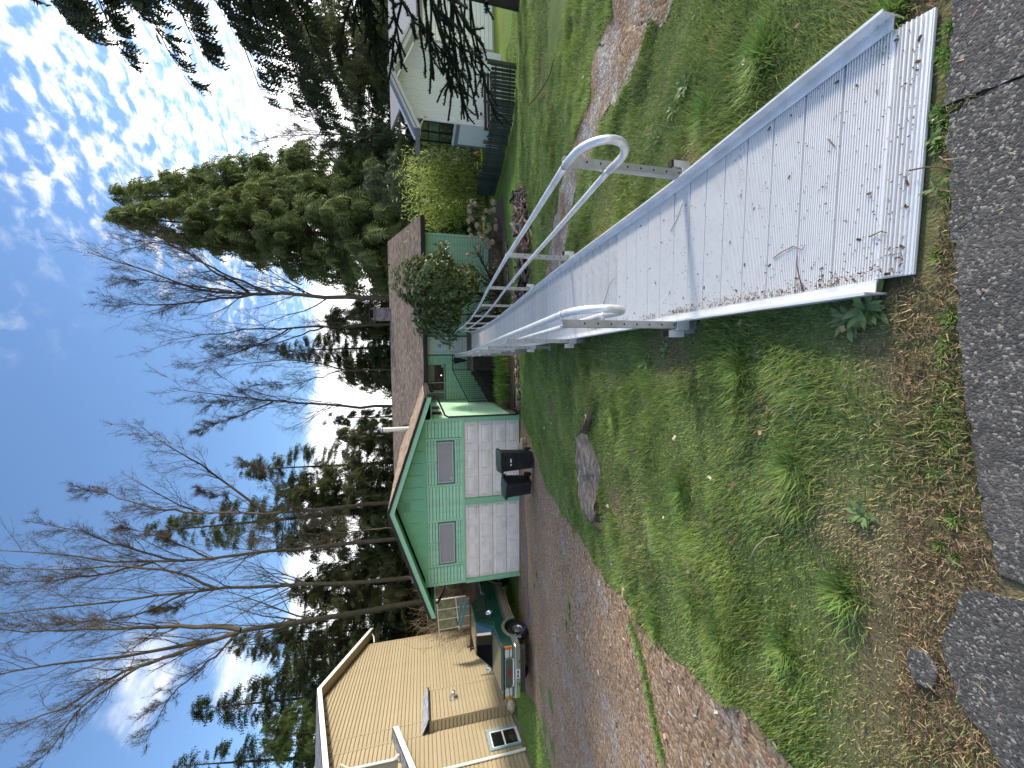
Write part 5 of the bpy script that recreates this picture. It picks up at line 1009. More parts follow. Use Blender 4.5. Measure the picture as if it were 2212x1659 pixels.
# ---------------------------------------------------------------- plants
def grow(S, D, L, r0, m, trop, wob, rg, taper=.35):
    n = len(S); Pn = np.zeros((n, m + 1, 3)); Pn[:, 0] = S; d = nrm(D.copy()); st_ = (L/m)[:, None]
    for i in range(m):
        d = nrm(d + np.array([0, 0, 1.])*trop + rg.normal(size=(n, 3))*wob); Pn[:, i + 1] = Pn[:, i] + d*st_
    t = np.linspace(1, taper, m + 1)[None]; return Pn, r0[:, None]*t
def spawn(Pn, Rn, k, rg, t0, t1, ang, lenf, rf, Lp, flat=None):
    n, m1 = Pn.shape[:2]; idx = np.repeat(np.arange(n), k); t = rg.uniform(t0, t1, n*k); f = t*(m1 - 1); i = np.minimum(f.astype(int), m1 - 2); u = (f - i)[:, None]
    a, b = Pn[idx, i], Pn[idx, i + 1]; S = a + (b - a)*u; dp = nrm(b - a); q = rg.normal(size=S.shape)
    if flat is not None: q[:, 2] *= flat
    q = nrm(q - dp*np.sum(q*dp, 1, keepdims=True)); an = rg.uniform(*ang, n*k)[:, None]; D = dp*np.cos(an) + q*np.sin(an)
    L = Lp[idx]*lenf*rg.uniform(.5, 1.15, n*k)*(1.1 - .55*t); rr = (Rn[idx, i])*rf
    return S, D, L, rr
def tubes(Pn, Rn, sides, col):
    n, m1 = Pn.shape[:2]; d = nrm(Pn[:, -1] - Pn[:, 0]); a = np.cross(d, np.array([.31, .17, .93])); a = nrm(a); b = np.cross(d, a)
    th_ = 2*np.pi*np.arange(sides)/sides; off = a[:, None, :]*np.cos(th_)[None, :, None] + b[:, None, :]*np.sin(th_)[None, :, None]
    V = Pn[:, :, None, :] + off[:, None]*Rn[:, :, None, None]
    base = (np.arange(n)*m1*sides)[:, None, None]; i = np.arange(m1 - 1)[None, :, None]*sides; j = np.arange(sides)[None, None, :]; j2 = (j + 1) % sides
    F = np.stack([base + i + j, base + i + j2, base + i + sides + j2, base + i + sides + j], -1).reshape(-1, 4)
    V = V.reshape(-1, 3); c = np.asarray(col); c = np.broadcast_to(c, (n, 3)) if c.ndim == 1 else c
    return V, F, np.repeat(c, m1*sides, axis=0)
def ribbons(Pn, w, rg, col):           # flat twig ends, one narrow strip each
    n, m1 = Pn.shape[:2]; d = nrm(Pn[:, -1] - Pn[:, 0]); a = nrm(np.cross(d, rg.normal(size=(n, 3))))*w; t = np.linspace(1, .45, m1)[None, :, None]
    V = np.stack([Pn - a[:, None]*t, Pn + a[:, None]*t], 2); base = (np.arange(n)*m1*2)[:, None]; i = np.arange(m1 - 1)[None]*2
    F = np.stack([base + i, base + i + 1, base + i + 3, base + i + 2], -1).reshape(-1, 4); return V.reshape(-1, 3), F, np.repeat(np.broadcast_to(col, (n, 3)), m1*2, axis=0)
M_bark = mat('bark', (1, 1, 1), .9, var=.3, scale=4, attr=True, spec=.15)
M_leaf = leafmat('conifer_foliage', .65, .3, .2); M_bam = leafmat('bamboo_leaves', .5, .5, .3); M_leafb = leafmat('broad_leaves', .42, .25, .45)
def poly3(px, Y, m, jit=0, rg=None):
    p = np.array([P(x, y, Y + (rg.normal()*jit if rg is not None else 0)) for x, y in px]); d = np.r_[0, np.cumsum(np.linalg.norm(np.diff(p, axis=0), axis=1))]; t = np.linspace(0, d[-1], m + 1)
    return np.stack([np.interp(t, d, p[:, k]) for k in range(3)], 1)
def veg(name, label, cat, loc, parts, group=None):      # parts: (name, triple, material[, stuff])
    e = thing(name, label, cat, loc, 0, group); L = np.array(loc)
    for nm, (V, F, C), m in parts:
        o = link(nm, npmesh(nm, V - L, F, m, C), e)
        if nm not in ('trunk',): stuff(o)
    return e
def bare_tree(label, stems, Y, r0, seed, k1=20, k2=9, k3=9, len1=.33, moss=0., name='bare_tree', twig=.0065, up=.10, group='bare trees behind the green house', jit=.6, ang=(.35, .8)):
    rg = np.random.default_rng(seed); m = 14; Ps, Rs, Ls = [], [], []
    for s_, f in stems:
        q = poly3(s_, Y, m, jit, rg); q[1:-1] += rg.normal(size=(m - 1, 3))*.05*np.array([1, 1, .3]); Ps.append(q); Rs.append(r0*f*np.linspace(1, .12, m + 1)); Ls.append(np.linalg.norm(q[-1] - q[0]))
    P0, R0, L0 = np.array(Ps), np.array(Rs), np.array(Ls); P0[0, 0, 2] = min(P0[0, 0, 2], float(gz(0, Y)) - .1)
    bark = np.array([.085, .068, .052]); gre = np.array([.13, .12, .03])
    cmix = lambda n, a: bark[None]*rg.uniform(.75, 1.3, (n, 1))*(1 - a) + gre[None]*a*rg.uniform(.6, 1.3, (n, 1))
    out = [tubes(P0, R0, 8, cmix(len(P0), moss*.35))]; trunk = out[0]; cr = []
    S, D, L, r = spawn(P0, R0, k1, rg, .25, .98, ang, len1, .45, L0); r = np.maximum(r*.8, .013); P1, R1 = grow(S, D, L, r, 6, up, .10, rg, .2); cr.append(tubes(P1, R1, 5, cmix(len(P1), moss*rg.random((len(P1), 1)))))
    S, D, L2, r = spawn(P1, R1, k2, rg, .2, 1., (.3, .85), .5, .6, L); r = np.maximum(r*.8, .0085); P2, R2 = grow(S, D, L2, r, 3, up, .15, rg, .3); cr.append(tubes(P2, R2, 3, cmix(len(P2), moss*rg.random((len(P2), 1)))))
    S, D, L3, r = spawn(P2, R2, k3, rg, .15, 1., (.35, 1.1), .5, .6, L2); P3, R3 = grow(S, D, np.clip(L3, .25, 1.1), np.full(len(S), twig), 2, up*.8, .16, rg, .4); cr.append(ribbons(P3, twig*.9, rg, cmix(len(P3), 0*moss)))
    return veg(name, label, 'tree', tuple(P0[0, 0]), [('trunk', trunk, M_bark), ('branches', join(cr), M_bark)], group)
def spray_template(n=5, w=.10, droop=.25, ln=.42):
    vs, fs = [], []
    for i in range(n):
        x = .08 + .8*i/(n - 1)
        for s_ in (-1, 1):
            b = len(vs); L = ln*(1 - .45*x); vs += [(x - w*.5, 0, -droop*x*x), (x + w*.5, 0, -droop*x*x), (x + L*.55, s_*L, -droop*(x + .3)**2 - .05)]; fs.append((b, b + 1, b + 2))
    b = len(vs); vs += [(0, -.03, 0), (0, .03, 0), (1.05, 0, -droop*1.1)]; fs.append((b, b + 1, b + 2))
    return np.array(vs, float), np.array(fs)
SPR_C = spray_template(5, .15, .45, .42); SPR_F = spray_template(4, .12, .08, .36)
def conifer(label, base, height, radius, seed, kind='cedar', nb=150, spb=34, size=.7, col=(.13, .175, .06), col2=(.24, .28, .10), z0=.06, group='evergreens behind the houses', power=.8, name='conifer', droop=.0, up=0., lean=(0, 0)):
    rg = np.random.default_rng(seed); base = np.array(base, float); top = base + np.array([lean[0], lean[1], height]); m = 10
    tp = base + (top - base)*np.linspace(0, 1, m + 1)[:, None]; tr_ = np.linspace(1, .05, m + 1)*height*.013
    trunk = tubes(tp[None], tr_[None], 8, np.array([.06, .045, .035]))
    t = np.sort(z0 + (1 - z0)*rg.random(nb)**1.05); S = base + (top - base)*t[:, None]; az = rg.uniform(0, 2*np.pi, nb)
    L = radius*((1 - t)**power)*rg.uniform(.72, 1.12, nb)*np.clip((t - z0)/.06 + .6, .6, 1) + .25; el = up + .35*t - .25*(1 - t)
    D = np.c_[np.cos(az)*np.cos(el), np.sin(az)*np.cos(el), np.sin(el)]
    P1, R1 = grow(S, D, L, np.clip(L*.012, .012, .07), 6, -.035 - droop, .06, rg, .15); limbs = tubes(P1, R1, 4, np.array([.05, .04, .03]))
    k = np.maximum(4, (spb*(L/radius)**.8 + 3).astype(int)); idx = np.repeat(np.arange(nb), k); n = len(idx); tt = .18 + .84*rg.random(n)**.75; tt = np.minimum(tt, .999); f = tt*6; i = f.astype(int); u = (f - i)[:, None]
    a, b = P1[idx, i], P1[idx, i + 1]; pos = a + (b - a)*u; dp = nrm(b - a); side = np.cross(dp, [0, 0, 1.]); side = nrm(side); sg = rg.choice([-1., 1.], n)[:, None]; wd = (.25 + .35*rg.random(n))[:, None]
    spread = (L[idx]*.16*(1.1 - tt))[:, None]; pos = pos + side*sg*spread*rg.random((n, 1)) + np.c_[np.zeros((n, 2)), -rg.random(n)*(.35 if kind == 'cedar' else .08)*size]
    if kind == 'cedar': d = dp*.55 + side*sg*.55*rg.random((n, 1)) + np.array([0, 0, -1.])*(.25 + .5*rg.random((n, 1))) + rg.normal(size=(n, 3))*.18; T = SPR_C
    else: d = dp*.75 + side*sg*(.3 + .6*rg.random((n, 1))) + np.array([0, 0, -.3]) + rg.normal(size=(n, 3))*.22; T = SPR_F
    sz = size*rg.uniform(.6, 1.25, n)*(.65 + .35*(1 - t[idx])); A, B, C = frames(d, rg.normal(size=n)*(.6 if kind == 'cedar' else .9), sz)
    w = rg.random((n, 1))*.6 + .4*rg.random((nb, 1))[idx]; c = np.array(col)*(1 - w) + np.array(col2)*w; c = c*rg.uniform(.75, 1.2, (n, 1))
    crown = scatter(T[0], T[1], pos, A, B, C, c)
    return veg(name, label, 'tree', tuple(base), [('trunk', trunk, M_bark), ('limbs', limbs, M_bark), ('crown', crown, M_leaf)], group)
def tipbase(tx, ty, Y, bx=None):
    t = P(tx, ty, Y); b = P(880, ty if bx is None else bx, Y); g = float(gz(0, Y)); return (b.x, Y, g), t.z - g, (t.x - b.x, 0)
def fir(label, tx, ty, Y, rad, seed, by=None, **k):
    b, h, ln = tipbase(tx, ty, Y, by); return conifer(label, b, h, rad, seed, lean=ln, **k)
# evergreens
fir('tall dense cedar, foremost of the pair right of the brick chimney', 222, 466, 33, 6.9, 21, 525, nb=440, spb=56, size=.95, z0=.02, power=.95, droop=.02)
fir('tall dense cedar, right and rear of the pair by the brick chimney', 240, 425, 35.5, 6.6, 22, 410, nb=440, spb=56, size=1.0, z0=.02, power=.85, droop=.02)
fir('dark fir rising behind the roof ridge left of the chimney', 600, 758, 38, 3.4, 23, 745, kind='fir', nb=190, spb=46, size=.75, col=(0.046, 0.078, 0.031), col2=(0.093, 0.124, 0.046))
fir('narrow ivy covered trunk above the green house ridge', 690, 905, 32, .62, 24, 900, nb=90, spb=26, size=.35, col=(0.046, 0.085, 0.031), col2=(0.093, 0.139, 0.046), power=.35, name='ivy_tree')
fir('tall fir between the bare trees above the garage ridge', 312, 1150, 38, 4.6, 25, 1095, kind='fir', nb=230, spb=52, size=.85, col=(0.054, 0.085, 0.034), col2=(0.116, 0.147, 0.054), z0=.1)
fir('shorter fir to the right of the tall garage fir', 520, 1015, 40, 4.2, 26, 1000, kind='fir', nb=200, spb=50, size=.85, col=(0.070, 0.085, 0.039), col2=(0.139, 0.147, 0.062), z0=.05)
fir('fir with open boughs directly behind the cream house gable', 418, 1532, 33, 4.4, 27, 1500, kind='fir', nb=200, spb=48, size=.85, col=(0.046, 0.070, 0.031), col2=(0.093, 0.116, 0.046), z0=.12)
fir('lower open fir right of the cream house roof peak', 500, 1395, 35, 4.0, 28, 1385, kind='fir', nb=190, spb=46, size=.75, col=(0.054, 0.070, 0.031), col2=(0.109, 0.124, 0.046), z0=.1)
fir('fir at the far left edge above the cream house roof', 372, 1655, 31, 3.6, 29, 1650, kind='fir', nb=150, spb=44, size=.8, col=(0.054, 0.085, 0.031), col2=(0.109, 0.139, 0.046), z0=.2)
fir('bushy mid green cypress close behind the cream house roof', 560, 1590, 29, 3.6, 30, 1590, nb=140, spb=44, size=.7, col=(0.078, 0.116, 0.031), col2=(0.132, 0.178, 0.046), power=.5)
fir('fir with mossy boughs between the cream house and the garage', 640, 1290, 36, 4.0, 31, 1300, kind='fir', nb=190, spb=46, size=.75, col=(0.078, 0.085, 0.031), col2=(0.155, 0.155, 0.046), z0=.05)
fir('small dark cypress just left of the white house gable', 690, 330, 32, 3.2, 33, 330, nb=110, spb=40, size=.6, col=(0.054, 0.085, 0.039), col2=(0.101, 0.132, 0.062), power=.6)
fir('broad dark cypress behind the white house roof', 640, 180, 34, 5.4, 34, 165, nb=140, spb=44, size=.7, col=(0.046, 0.078, 0.031), col2=(0.085, 0.116, 0.046), power=.55)
fir('dark cypress at the right edge behind the white house', 560, 30, 35, 5.6, 35, 30, nb=120, spb=40, size=.75, col=(0.046, 0.070, 0.031), col2=(0.085, 0.109, 0.046), power=.55)
fir('low grey green cypress filling the gap behind the bamboo', 780, 395, 25, 2.8, 36, 395, nb=110, spb=40, size=.55, col=(0.070, 0.101, 0.054), col2=(0.132, 0.171, 0.093), power=.5)
conifer('great drooping cedar whose boughs hang in from the right edge', (14.0, 11.6, float(gz(0, 11.6))), 21, 6.8, 40, nb=250, spb=118, size=.49, col=(.045, .06, .03), col2=(.095, .115, .06), z0=.30, power=.55, droop=.05, up=.12, group='cedars along the right side', name='cedar')
fir('dark fir deep behind the cream house back corner', 590, 1425, 42, 4.6, 45, 1425, kind='fir', nb=200, spb=40, size=1.15, col=(.045, .06, .025), col2=(.09, .105, .04), z0=.02)
for lab, tx, ty, Y, rr, sd2 in (('low dense cypress behind the ridge right of the chimney base', 700, 690, 37, 3.4, 61), ('low dense cypress left of the brick chimney', 720, 800, 39, 3.4, 62), ('low broad cypress above the middle of the ridge', 725, 940, 40, 3.4, 63), ('dense cypress just behind the garage ridge', 590, 1060, 39, 4.2, 64), ('dense olive cypress behind the left garage slope', 610, 1180, 38, 4.2, 65), ('dense dark cypress left of the garage behind the brambles', 620, 1270, 37, 4.2, 66), ('dense dark cypress at the back corner of the cream house', 590, 1370, 37, 4.2, 67), ('dark cypress peeking over the cream house ridge', 560, 1480, 38, 4.0, 68), ('dark dense cypress behind the white house chimney side', 620, 100, 31, 4.6, 69)):
    fir(lab, tx, ty, Y, rr, sd2, nb=130, spb=34, size=1.0, col=(.085, .10, .04), col2=(.175, .18, .07), power=.6, z0=.02)
# bare trees, their stems followed one by one
bare_tree('broad bare tree with wide fan of twigs left of the cedars', [([(880, 645), (700, 640), (560, 634), (430, 628), (250, 560), (190, 545)], 1), ([(540, 634), (470, 590), (400, 545), (300, 500)], .5), ([(600, 636), (500, 600), (430, 560), (345, 520), (250, 545)], .55), ([(560, 634), (450, 650), (330, 660), (250, 650)], .55), ([(500, 630), (380, 610), (260, 600)], .5)], 31, 0.186, 51, 25, 10, 8, .36)
bare_tree('slim bare tree with mossy lower stems behind the ridge', [([(880, 700), (700, 705), (520, 712), (360, 735)], 1), ([(640, 707), (520, 760), (400, 790)], .55), ([(700, 706), (600, 740), (450, 752)], .5)], 33, 0.124, 52, 25, 10, 8, .30, .5)
bare_tree('bare sapling cluster just right of the slender tree', [([(880, 800), (760, 800), (620, 775), (480, 790), (430, 800)], 1), ([(740, 800), (640, 830), (520, 835)], .6), ([(780, 801), (690, 770), (560, 745)], .6)], 35, 0.087, 53, 24, 10, 8, .34, .6)
bare_tree('slender upright bare tree above the middle of the ridge', [([(880, 880), (720, 876), (600, 868), (480, 852), (365, 838)], 1), ([(590, 868), (500, 905), (430, 930)], .5), ([(640, 870), (540, 860), (450, 875)], .5)], 32, 0.124, 54, 27, 10, 8, .30)
bare_tree('leaning bare tree with long bare limbs above the metal flue', [([(880, 1085), (700, 1098), (580, 1108), (430, 1110), (320, 1060), (260, 1020)], 1), ([(575, 1107), (480, 1035), (400, 985), (320, 935), (300, 918)], .6), ([(520, 1108), (490, 1075), (430, 1058)], .3), ([(440, 1110), (340, 1100), (210, 1062), (175, 1058)], .55), ([(640, 1102), (560, 1010), (500, 985)], .35)], 34, 0.167, 55, 25, 10, 8, .30, .2)
bare_tree('tall bare cottonwood with pale trunk behind the garage peak', [([(880, 1160), (760, 1172), (610, 1188), (504, 1203), (400, 1213), (250, 1214), (120, 1195), (-60, 1190)], 1), ([(400, 1213), (300, 1190), (180, 1150), (60, 1125)], .5), ([(330, 1214), (230, 1240), (100, 1255), (-40, 1260)], .5), ([(460, 1208), (350, 1160), (250, 1130)], .4)], 32, 0.161, 56, 27, 10, 8, .27, .15)
bare_tree('tall forked bare cottonwood left of the garage peak', [([(900, 1250), (760, 1258), (600, 1264), (480, 1270), (400, 1282), (300, 1292), (150, 1310), (-60, 1330)], 1), ([(470, 1271), (380, 1235), (280, 1222), (150, 1230), (-50, 1225)], .55), ([(400, 1282), (300, 1330), (180, 1345), (30, 1352)], .45), ([(440, 1272), (380, 1310), (300, 1322)], .4)], 31, 0.167, 57, 27, 10, 8, .27, .45)
bare_tree('big spreading bare tree with three trunks above the cream house', [([(900, 1300), (760, 1325), (640, 1345), (530, 1358), (450, 1385), (300, 1412), (150, 1428), (-60, 1470)], 1), ([(520, 1360), (400, 1352), (250, 1358), (100, 1362), (-60, 1360)], .7), ([(500, 1370), (400, 1405), (270, 1450), (130, 1530), (-40, 1600)], .65), ([(410, 1400), (300, 1440), (180, 1520), (90, 1640)], .5), ([(520, 1360), (450, 1430), (370, 1500), (310, 1610)], .4)], 29, 0.211, 58, 27, 10, 8, .27, .35)
bare_tree('brown twiggy bare tree left of the white house', [([(880, 290), (800, 292), (720, 290), (630, 270)], 1), ([(800, 292), (740, 310), (640, 318)], .7), ([(780, 292), (700, 262), (630, 240)], .7), ([(770, 292), (650, 290), (540, 300)], .6)], 30, .08, 59, 22, 9, 7, .26, .2, up=.16)
bare_tree('thin bare saplings rising between cypress and cream house gable', [([(880, 1140), (800, 1145), (700, 1152), (560, 1160)], 1), ([(820, 1145), (720, 1120), (640, 1100)], .6)], 28, 0.056, 60, 28, 10, 8, .34, .7)
# thickets that read as one mass
def thicket(name, label, px0, px1, Y0, Y1, h, n, seed, col):
    rg = np.random.default_rng(seed); u = rg.random(n); Yv = rg.uniform(Y0, Y1, n); x = np.array([P(900, px0 + (px1 - px0)*a, yy).x for a, yy in zip(u, Yv)]); S = np.c_[x, Yv, gz(x, Yv)]
    D = np.c_[rg.normal(size=n)*.35, rg.normal(size=n)*.3, np.ones(n)]; L = h*rg.uniform(.45, 1.1, n); P1, R1 = grow(S, D, L, np.full(n, .018), 6, .02, .16, rg, .35); c = np.array(col)*rg.uniform(.6, 1.4, (n, 1)); out = [tubes(P1, R1, 3, c)]
    S, D, L2, r = spawn(P1, R1, 9, rg, .2, 1, (.4, 1.2), .4, .6, L); P2, R2 = grow(S, D, L2, np.full(len(S), .009), 4, -.02, .25, rg, .5); out.append(ribbons(P2, .011, rg, np.repeat(c, 9, 0)))
    V, F, C = join(out); return stuff(link(name, npmesh(name, V, F, M_bark, C)), label, 'thicket')
thicket('bramble_thicket', 'brown leafless bramble thicket behind the garage and cream house', 1130, 1420, 25, 29, 4.6, 520, 71, (.19, .14, .09))
thicket('brush', 'low bare brush along the back of the plots', 700, 1130, 27, 33, 4.2, 420, 72, (.09, .07, .045))
def far_wood():
    rg = np.random.default_rng(75); n = 6500; x = rg.uniform(-75, 75, n); y = rg.uniform(46, 60, n); h = 7.6 + 2.2*np.sin(x*.21) + 1.8*np.sin(x*.53 + 1); z = -2.2 + h*rg.random(n)**.8
    d = rg.normal(size=(n, 3)) + np.array([0, 0, -.5]); A, B, C = frames(d, rg.uniform(0, 6, n), rg.uniform(1., 2.2, n)); w = rg.random((n, 1)); c = np.array([.055, .07, .035])*(1 - w) + np.array([.13, .115, .065])*w
    V, F, C = scatter(SPR_C[0], SPR_C[1], np.c_[x, y, z], A, B, C, c); stuff(link('distant_wood', npmesh('distant_wood', V, F, M_leaf, C)), 'distant low woodland closing the horizon behind the houses', 'woodland')
far_wood()

# ---------------------------------------------------------------- monkey puzzle tree at the right edge
def monkey():
    rg = np.random.default_rng(81); Y = 10.6; top = np.array(P(880, -40, Y)); b = at(1140, -60); base = np.array([top[0], Y, float(gz(top[0], Y))]); m = 8
    tp = base + (top + np.array([0, 0, 1.2]) - base)*np.linspace(0, 1, m + 1)[:, None]; trunk = tubes(tp[None], (np.linspace(.16, .05, m + 1))[None], 8, np.array([.05, .045, .035]))
    n = 40; t = rg.uniform(.30, 1., n); S = base + (tp[-1] - base)*t[:, None]; az = rg.uniform(0, 2*np.pi, n); az[:30] = np.pi + rg.uniform(-1.15, 1.0, 30)
    el = .25 - .55*(1 - t) + rg.normal(size=n)*.1; D = np.c_[np.cos(az)*np.cos(el), np.sin(az)*np.cos(el), np.sin(el)]; L = rg.uniform(2.0, 3.3, n)*(1.15 - .45*t)
    P1, R1 = grow(S, D, L, np.full(n, .034), 9, -.045, .07, rg, .85); P1[:, -3:, 2] += np.array([.0, .03, .09])
    S2, D2, L2, r = spawn(P1, R1, 6, rg, .30, .95, (.35, .75), .34, .9, L, .5); P2, R2 = grow(S2, D2, np.clip(L2, .3, 1.2), np.full(len(S2), .025), 6, -.05, .10, rg, .9)
    c = np.array([.012, .018, .010]); out = [tubes(P1, R1, 6, c*rg.uniform(.8, 1.4, (n, 1))), tubes(P2, R2, 6, c*rg.uniform(.8, 1.5, (len(P2), 1)))]
    # stiff pointed leaves all round the shoots
    tv = np.array([[0, -.5, 0], [0, .5, 0], [1, 0, .25]], float); tf_ = np.array([[0, 1, 2]]); sp_ = []
    for Pn, per in ((P1, 100), (P2, 44)):
        k = len(Pn); m1 = Pn.shape[1]; idx = np.repeat(np.arange(k), per); f = rg.random(k*per)*(m1 - 1.001); i = f.astype(int); u = (f - i)[:, None]; a, b = Pn[idx, i], Pn[idx, i + 1]; pos = a + (b - a)*u; dp = nrm(b - a); q = rg.normal(size=pos.shape); q = nrm(q - dp*np.sum(q*dp, 1, keepdims=True))
        A, B, C = frames(q + dp*.7, rg.normal(size=len(pos))*.3, np.full(len(pos), .065)); sp_.append(scatter(tv, tf_, pos + q*.02, A, B*.5, C, np.array([.016, .026, .012])*rg.uniform(.6, 1.7, (len(pos), 1))))
    tips = P2[:, -1]; e = np.concatenate([sp_[0][0], sp_[1][0]])
    veg('monkey_puzzle_tree', 'dark monkey puzzle tree with rope-like spiky boughs before the white house', 'tree', tuple(base), [('trunk', trunk, M_bark), ('boughs', join(out), M_bark), ('leaves', join(sp_), M_leaf)])
monkey()

# ---------------------------------------------------------------- shrubs by the green house
LEAF6 = (np.array([[0, 0, 0], [.45, -.18, .03], [.45, .18, .03], [1, 0, -.10]], float), np.array([[0, 1, 2], [1, 3, 2]]))
BLADE = (np.array([[0, -.06, 0], [0, .06, 0], [.5, .07, .0], [.5, -.07, .0], [1, 0, -.22]], float), np.array([[0, 1, 2], [0, 2, 3], [3, 2, 4]]))
def blob_points(n, cen, rad, rg, shell=.55):
    d = nrm(rg.normal(size=(n, 3))); r = (shell + (1 - shell)*rg.random(n)**.5)[:, None]; lump = (1 + .16*np.sin(d[:, :1]*5 + 1) + .14*np.sin(d[:, 2:]*7 + d[:, :1]*3))
    return cen + d*r*rad*lump, d
def rhodo():
    rg = np.random.default_rng(91); Y = 17.4; cen = np.array(P(945, 628, Y)); base = np.array([cen[0] - .15, Y + .2, float(gz(0, Y)) - .05]); rad = np.array([2.05, 1.5, 1.62]); n = 1900
    pos, d = blob_points(n, cen, rad, rg, .45); keep = pos[:, 2] > base[2] + .75; pos, d = pos[keep], d[keep]; n = len(pos); k = 7; idx = np.repeat(np.arange(n), k); a = np.tile(np.arange(k)*2*np.pi/k, n) + rg.random(n)[idx]*6
    ax = nrm(d + np.array([0, 0, .5]) + rg.normal(size=(n, 3))*.3)[idx]; s_ = nrm(np.cross(ax, [.3, .2, 1.])); q = np.cross(ax, s_); dirv = s_*np.cos(a)[:, None] + q*np.sin(a)[:, None] + ax*(.15 + .35*rg.random((n*k, 1))) + np.array([0, 0, -.15])
    A, B, C = frames(dirv, rg.normal(size=n*k)*.3, .175*rg.uniform(.75, 1.25, n*k)); w = rg.random((n*k, 1)); c = np.array([.07, .105, .035])*(1 - w) + np.array([.21, .255, .10])*w; leaves = scatter(*LEAF6, pos[idx], A, B*1.45, C, c)
    D = rg.normal(size=(9, 3))*np.array([.6, .5, .2]) + np.array([0, 0, 1.]); P1, R1 = grow(np.repeat(base[None], 9, 0) + rg.normal(size=(9, 3))*.1, D, np.full(9, 2.1), np.full(9, .05), 6, .05, .15, rg, .4); S, D2, L2, r = spawn(P1, R1, 10, rg, .3, 1, (.4, .9), .5, .6, np.full(9, 2.1)); P2, R2 = grow(S, D2, L2, np.full(len(S), .016), 4, .05, .15, rg)
    st_ = join([tubes(P1, R1, 6, np.array([.05, .035, .03])), tubes(P2, R2, 4, np.array([.05, .035, .03]))]); veg('rhododendron', 'large rounded rhododendron bush in front of the green house wall', 'shrub', tuple(base), [('stems', st_, M_bark), ('leaves', leaves, M_leafb)])
rhodo()
def bamboo():
    rg = np.random.default_rng(92); Y = 20.6; c0 = P(1058, 410, Y); base = np.array([c0.x, Y, float(gz(0, Y))]); n = 110; S = base + np.c_[rg.normal(size=n)*.75, rg.uniform(-.7, .9, n), np.zeros(n)]; D = np.c_[(S - base)[:, :2]*.16 + rg.normal(size=(n, 2))*.1, np.ones(n)]; L = rg.uniform(2.6, 4.9, n)
    P1, R1 = grow(S, D, L, np.full(n, .013), 8, -.02, .05, rg, .4); stems = tubes(P1, R1, 5, np.array([.16, .17, .05])*rg.uniform(.6, 1.2, (n, 1)))
    per = 74; idx = np.repeat(np.arange(n), per); f = (.22 + .78*rg.random(n*per))*7.99; i = f.astype(int); u = (f - i)[:, None]; pos = P1[idx, i] + (P1[idx, i + 1] - P1[idx, i])*u + rg.normal(size=(n*per, 3))*.17; d = rg.normal(size=(n*per, 3))*np.array([.8, .8, .3]) + np.array([0, 0, -.45])
    A, B, C = frames(d, rg.normal(size=n*per)*.6, .25*rg.uniform(.6, 1.2, n*per)); w = rg.random((n*per, 1)); c = np.array([.34, .43, .09])*(1 - w) + np.array([.62, .68, .20])*w
    veg('bamboo', 'bright yellow green bamboo clump at the right end of the green house', 'bamboo', tuple(base), [('culms', stems, M_bark), ('leaves', scatter(*BLADE, pos, A, B*.95, C, c), M_bam)])
bamboo()
def hydrangea():
    rg = np.random.default_rng(93); Y = 17.3; c0 = P(1085, 530, Y); base = np.array([c0.x, Y, float(gz(0, Y))]); n = 34; tips = np.array([P(1010 + 62*rg.random()**1.1, 436 + 118*rg.random()**1.3, Y + rg.uniform(-.6, .5)) for _ in range(n)]); S = base + rg.normal(size=(n, 3))*np.array([.25, .15, 0])
    P1 = np.stack([S + (tips - S)*t + np.array([0, 0, .18])*math.sin(t*math.pi) + rg.normal(size=(n, 3))*.02 for t in np.linspace(0, 1, 7)], 1); stems = tubes(P1, np.full((n, 7), .009), 4, np.array([.12, .08, .05])); k = 90; idx = np.repeat(np.arange(n), k); d = nrm(rg.normal(size=(n*k, 3)) + np.array([0, 0, .35])); hr = rg.uniform(.075, .12, n)[idx][:, None]; pos = tips[idx] + d*hr*np.array([1, 1, .8]); A, B, C = frames(np.cross(d, rg.normal(size=d.shape)), rg.uniform(0, 6, n*k), .05*rg.uniform(.7, 1.3, n*k))
    tv = np.array([[-.5, -.5, 0], [.5, -.5, .1], [.5, .5, 0], [-.5, .5, .1]], float); w = rg.random((n*k, 1)); c = np.array([.46, .36, .24])*(1 - w) + np.array([.72, .60, .44])*w; heads = scatter(tv, np.array([[0, 1, 2, 3]]), pos, A, B, C, c)
    S2 = base + rg.normal(size=(260, 3))*np.array([.9, .35, 0]) + np.array([-.9, .2, 0]); D2 = rg.normal(size=(260, 3))*.5 + np.array([0, 0, 1.]); P2, R2 = grow(S2, D2, rg.uniform(.3, .95, 260), np.full(260, .006), 5, -.05, .2, rg); tw = tubes(P2, R2, 3, np.array([.15, .10, .06])*rg.uniform(.6, 1.4, (260, 1)))
    veg('hydrangea', 'dried hydrangea with tan flower heads beside the bamboo', 'shrub', tuple(base), [('stems', join([stems, tw]), M_bark), ('flower_heads', heads, M_leafb)])
hydrangea()
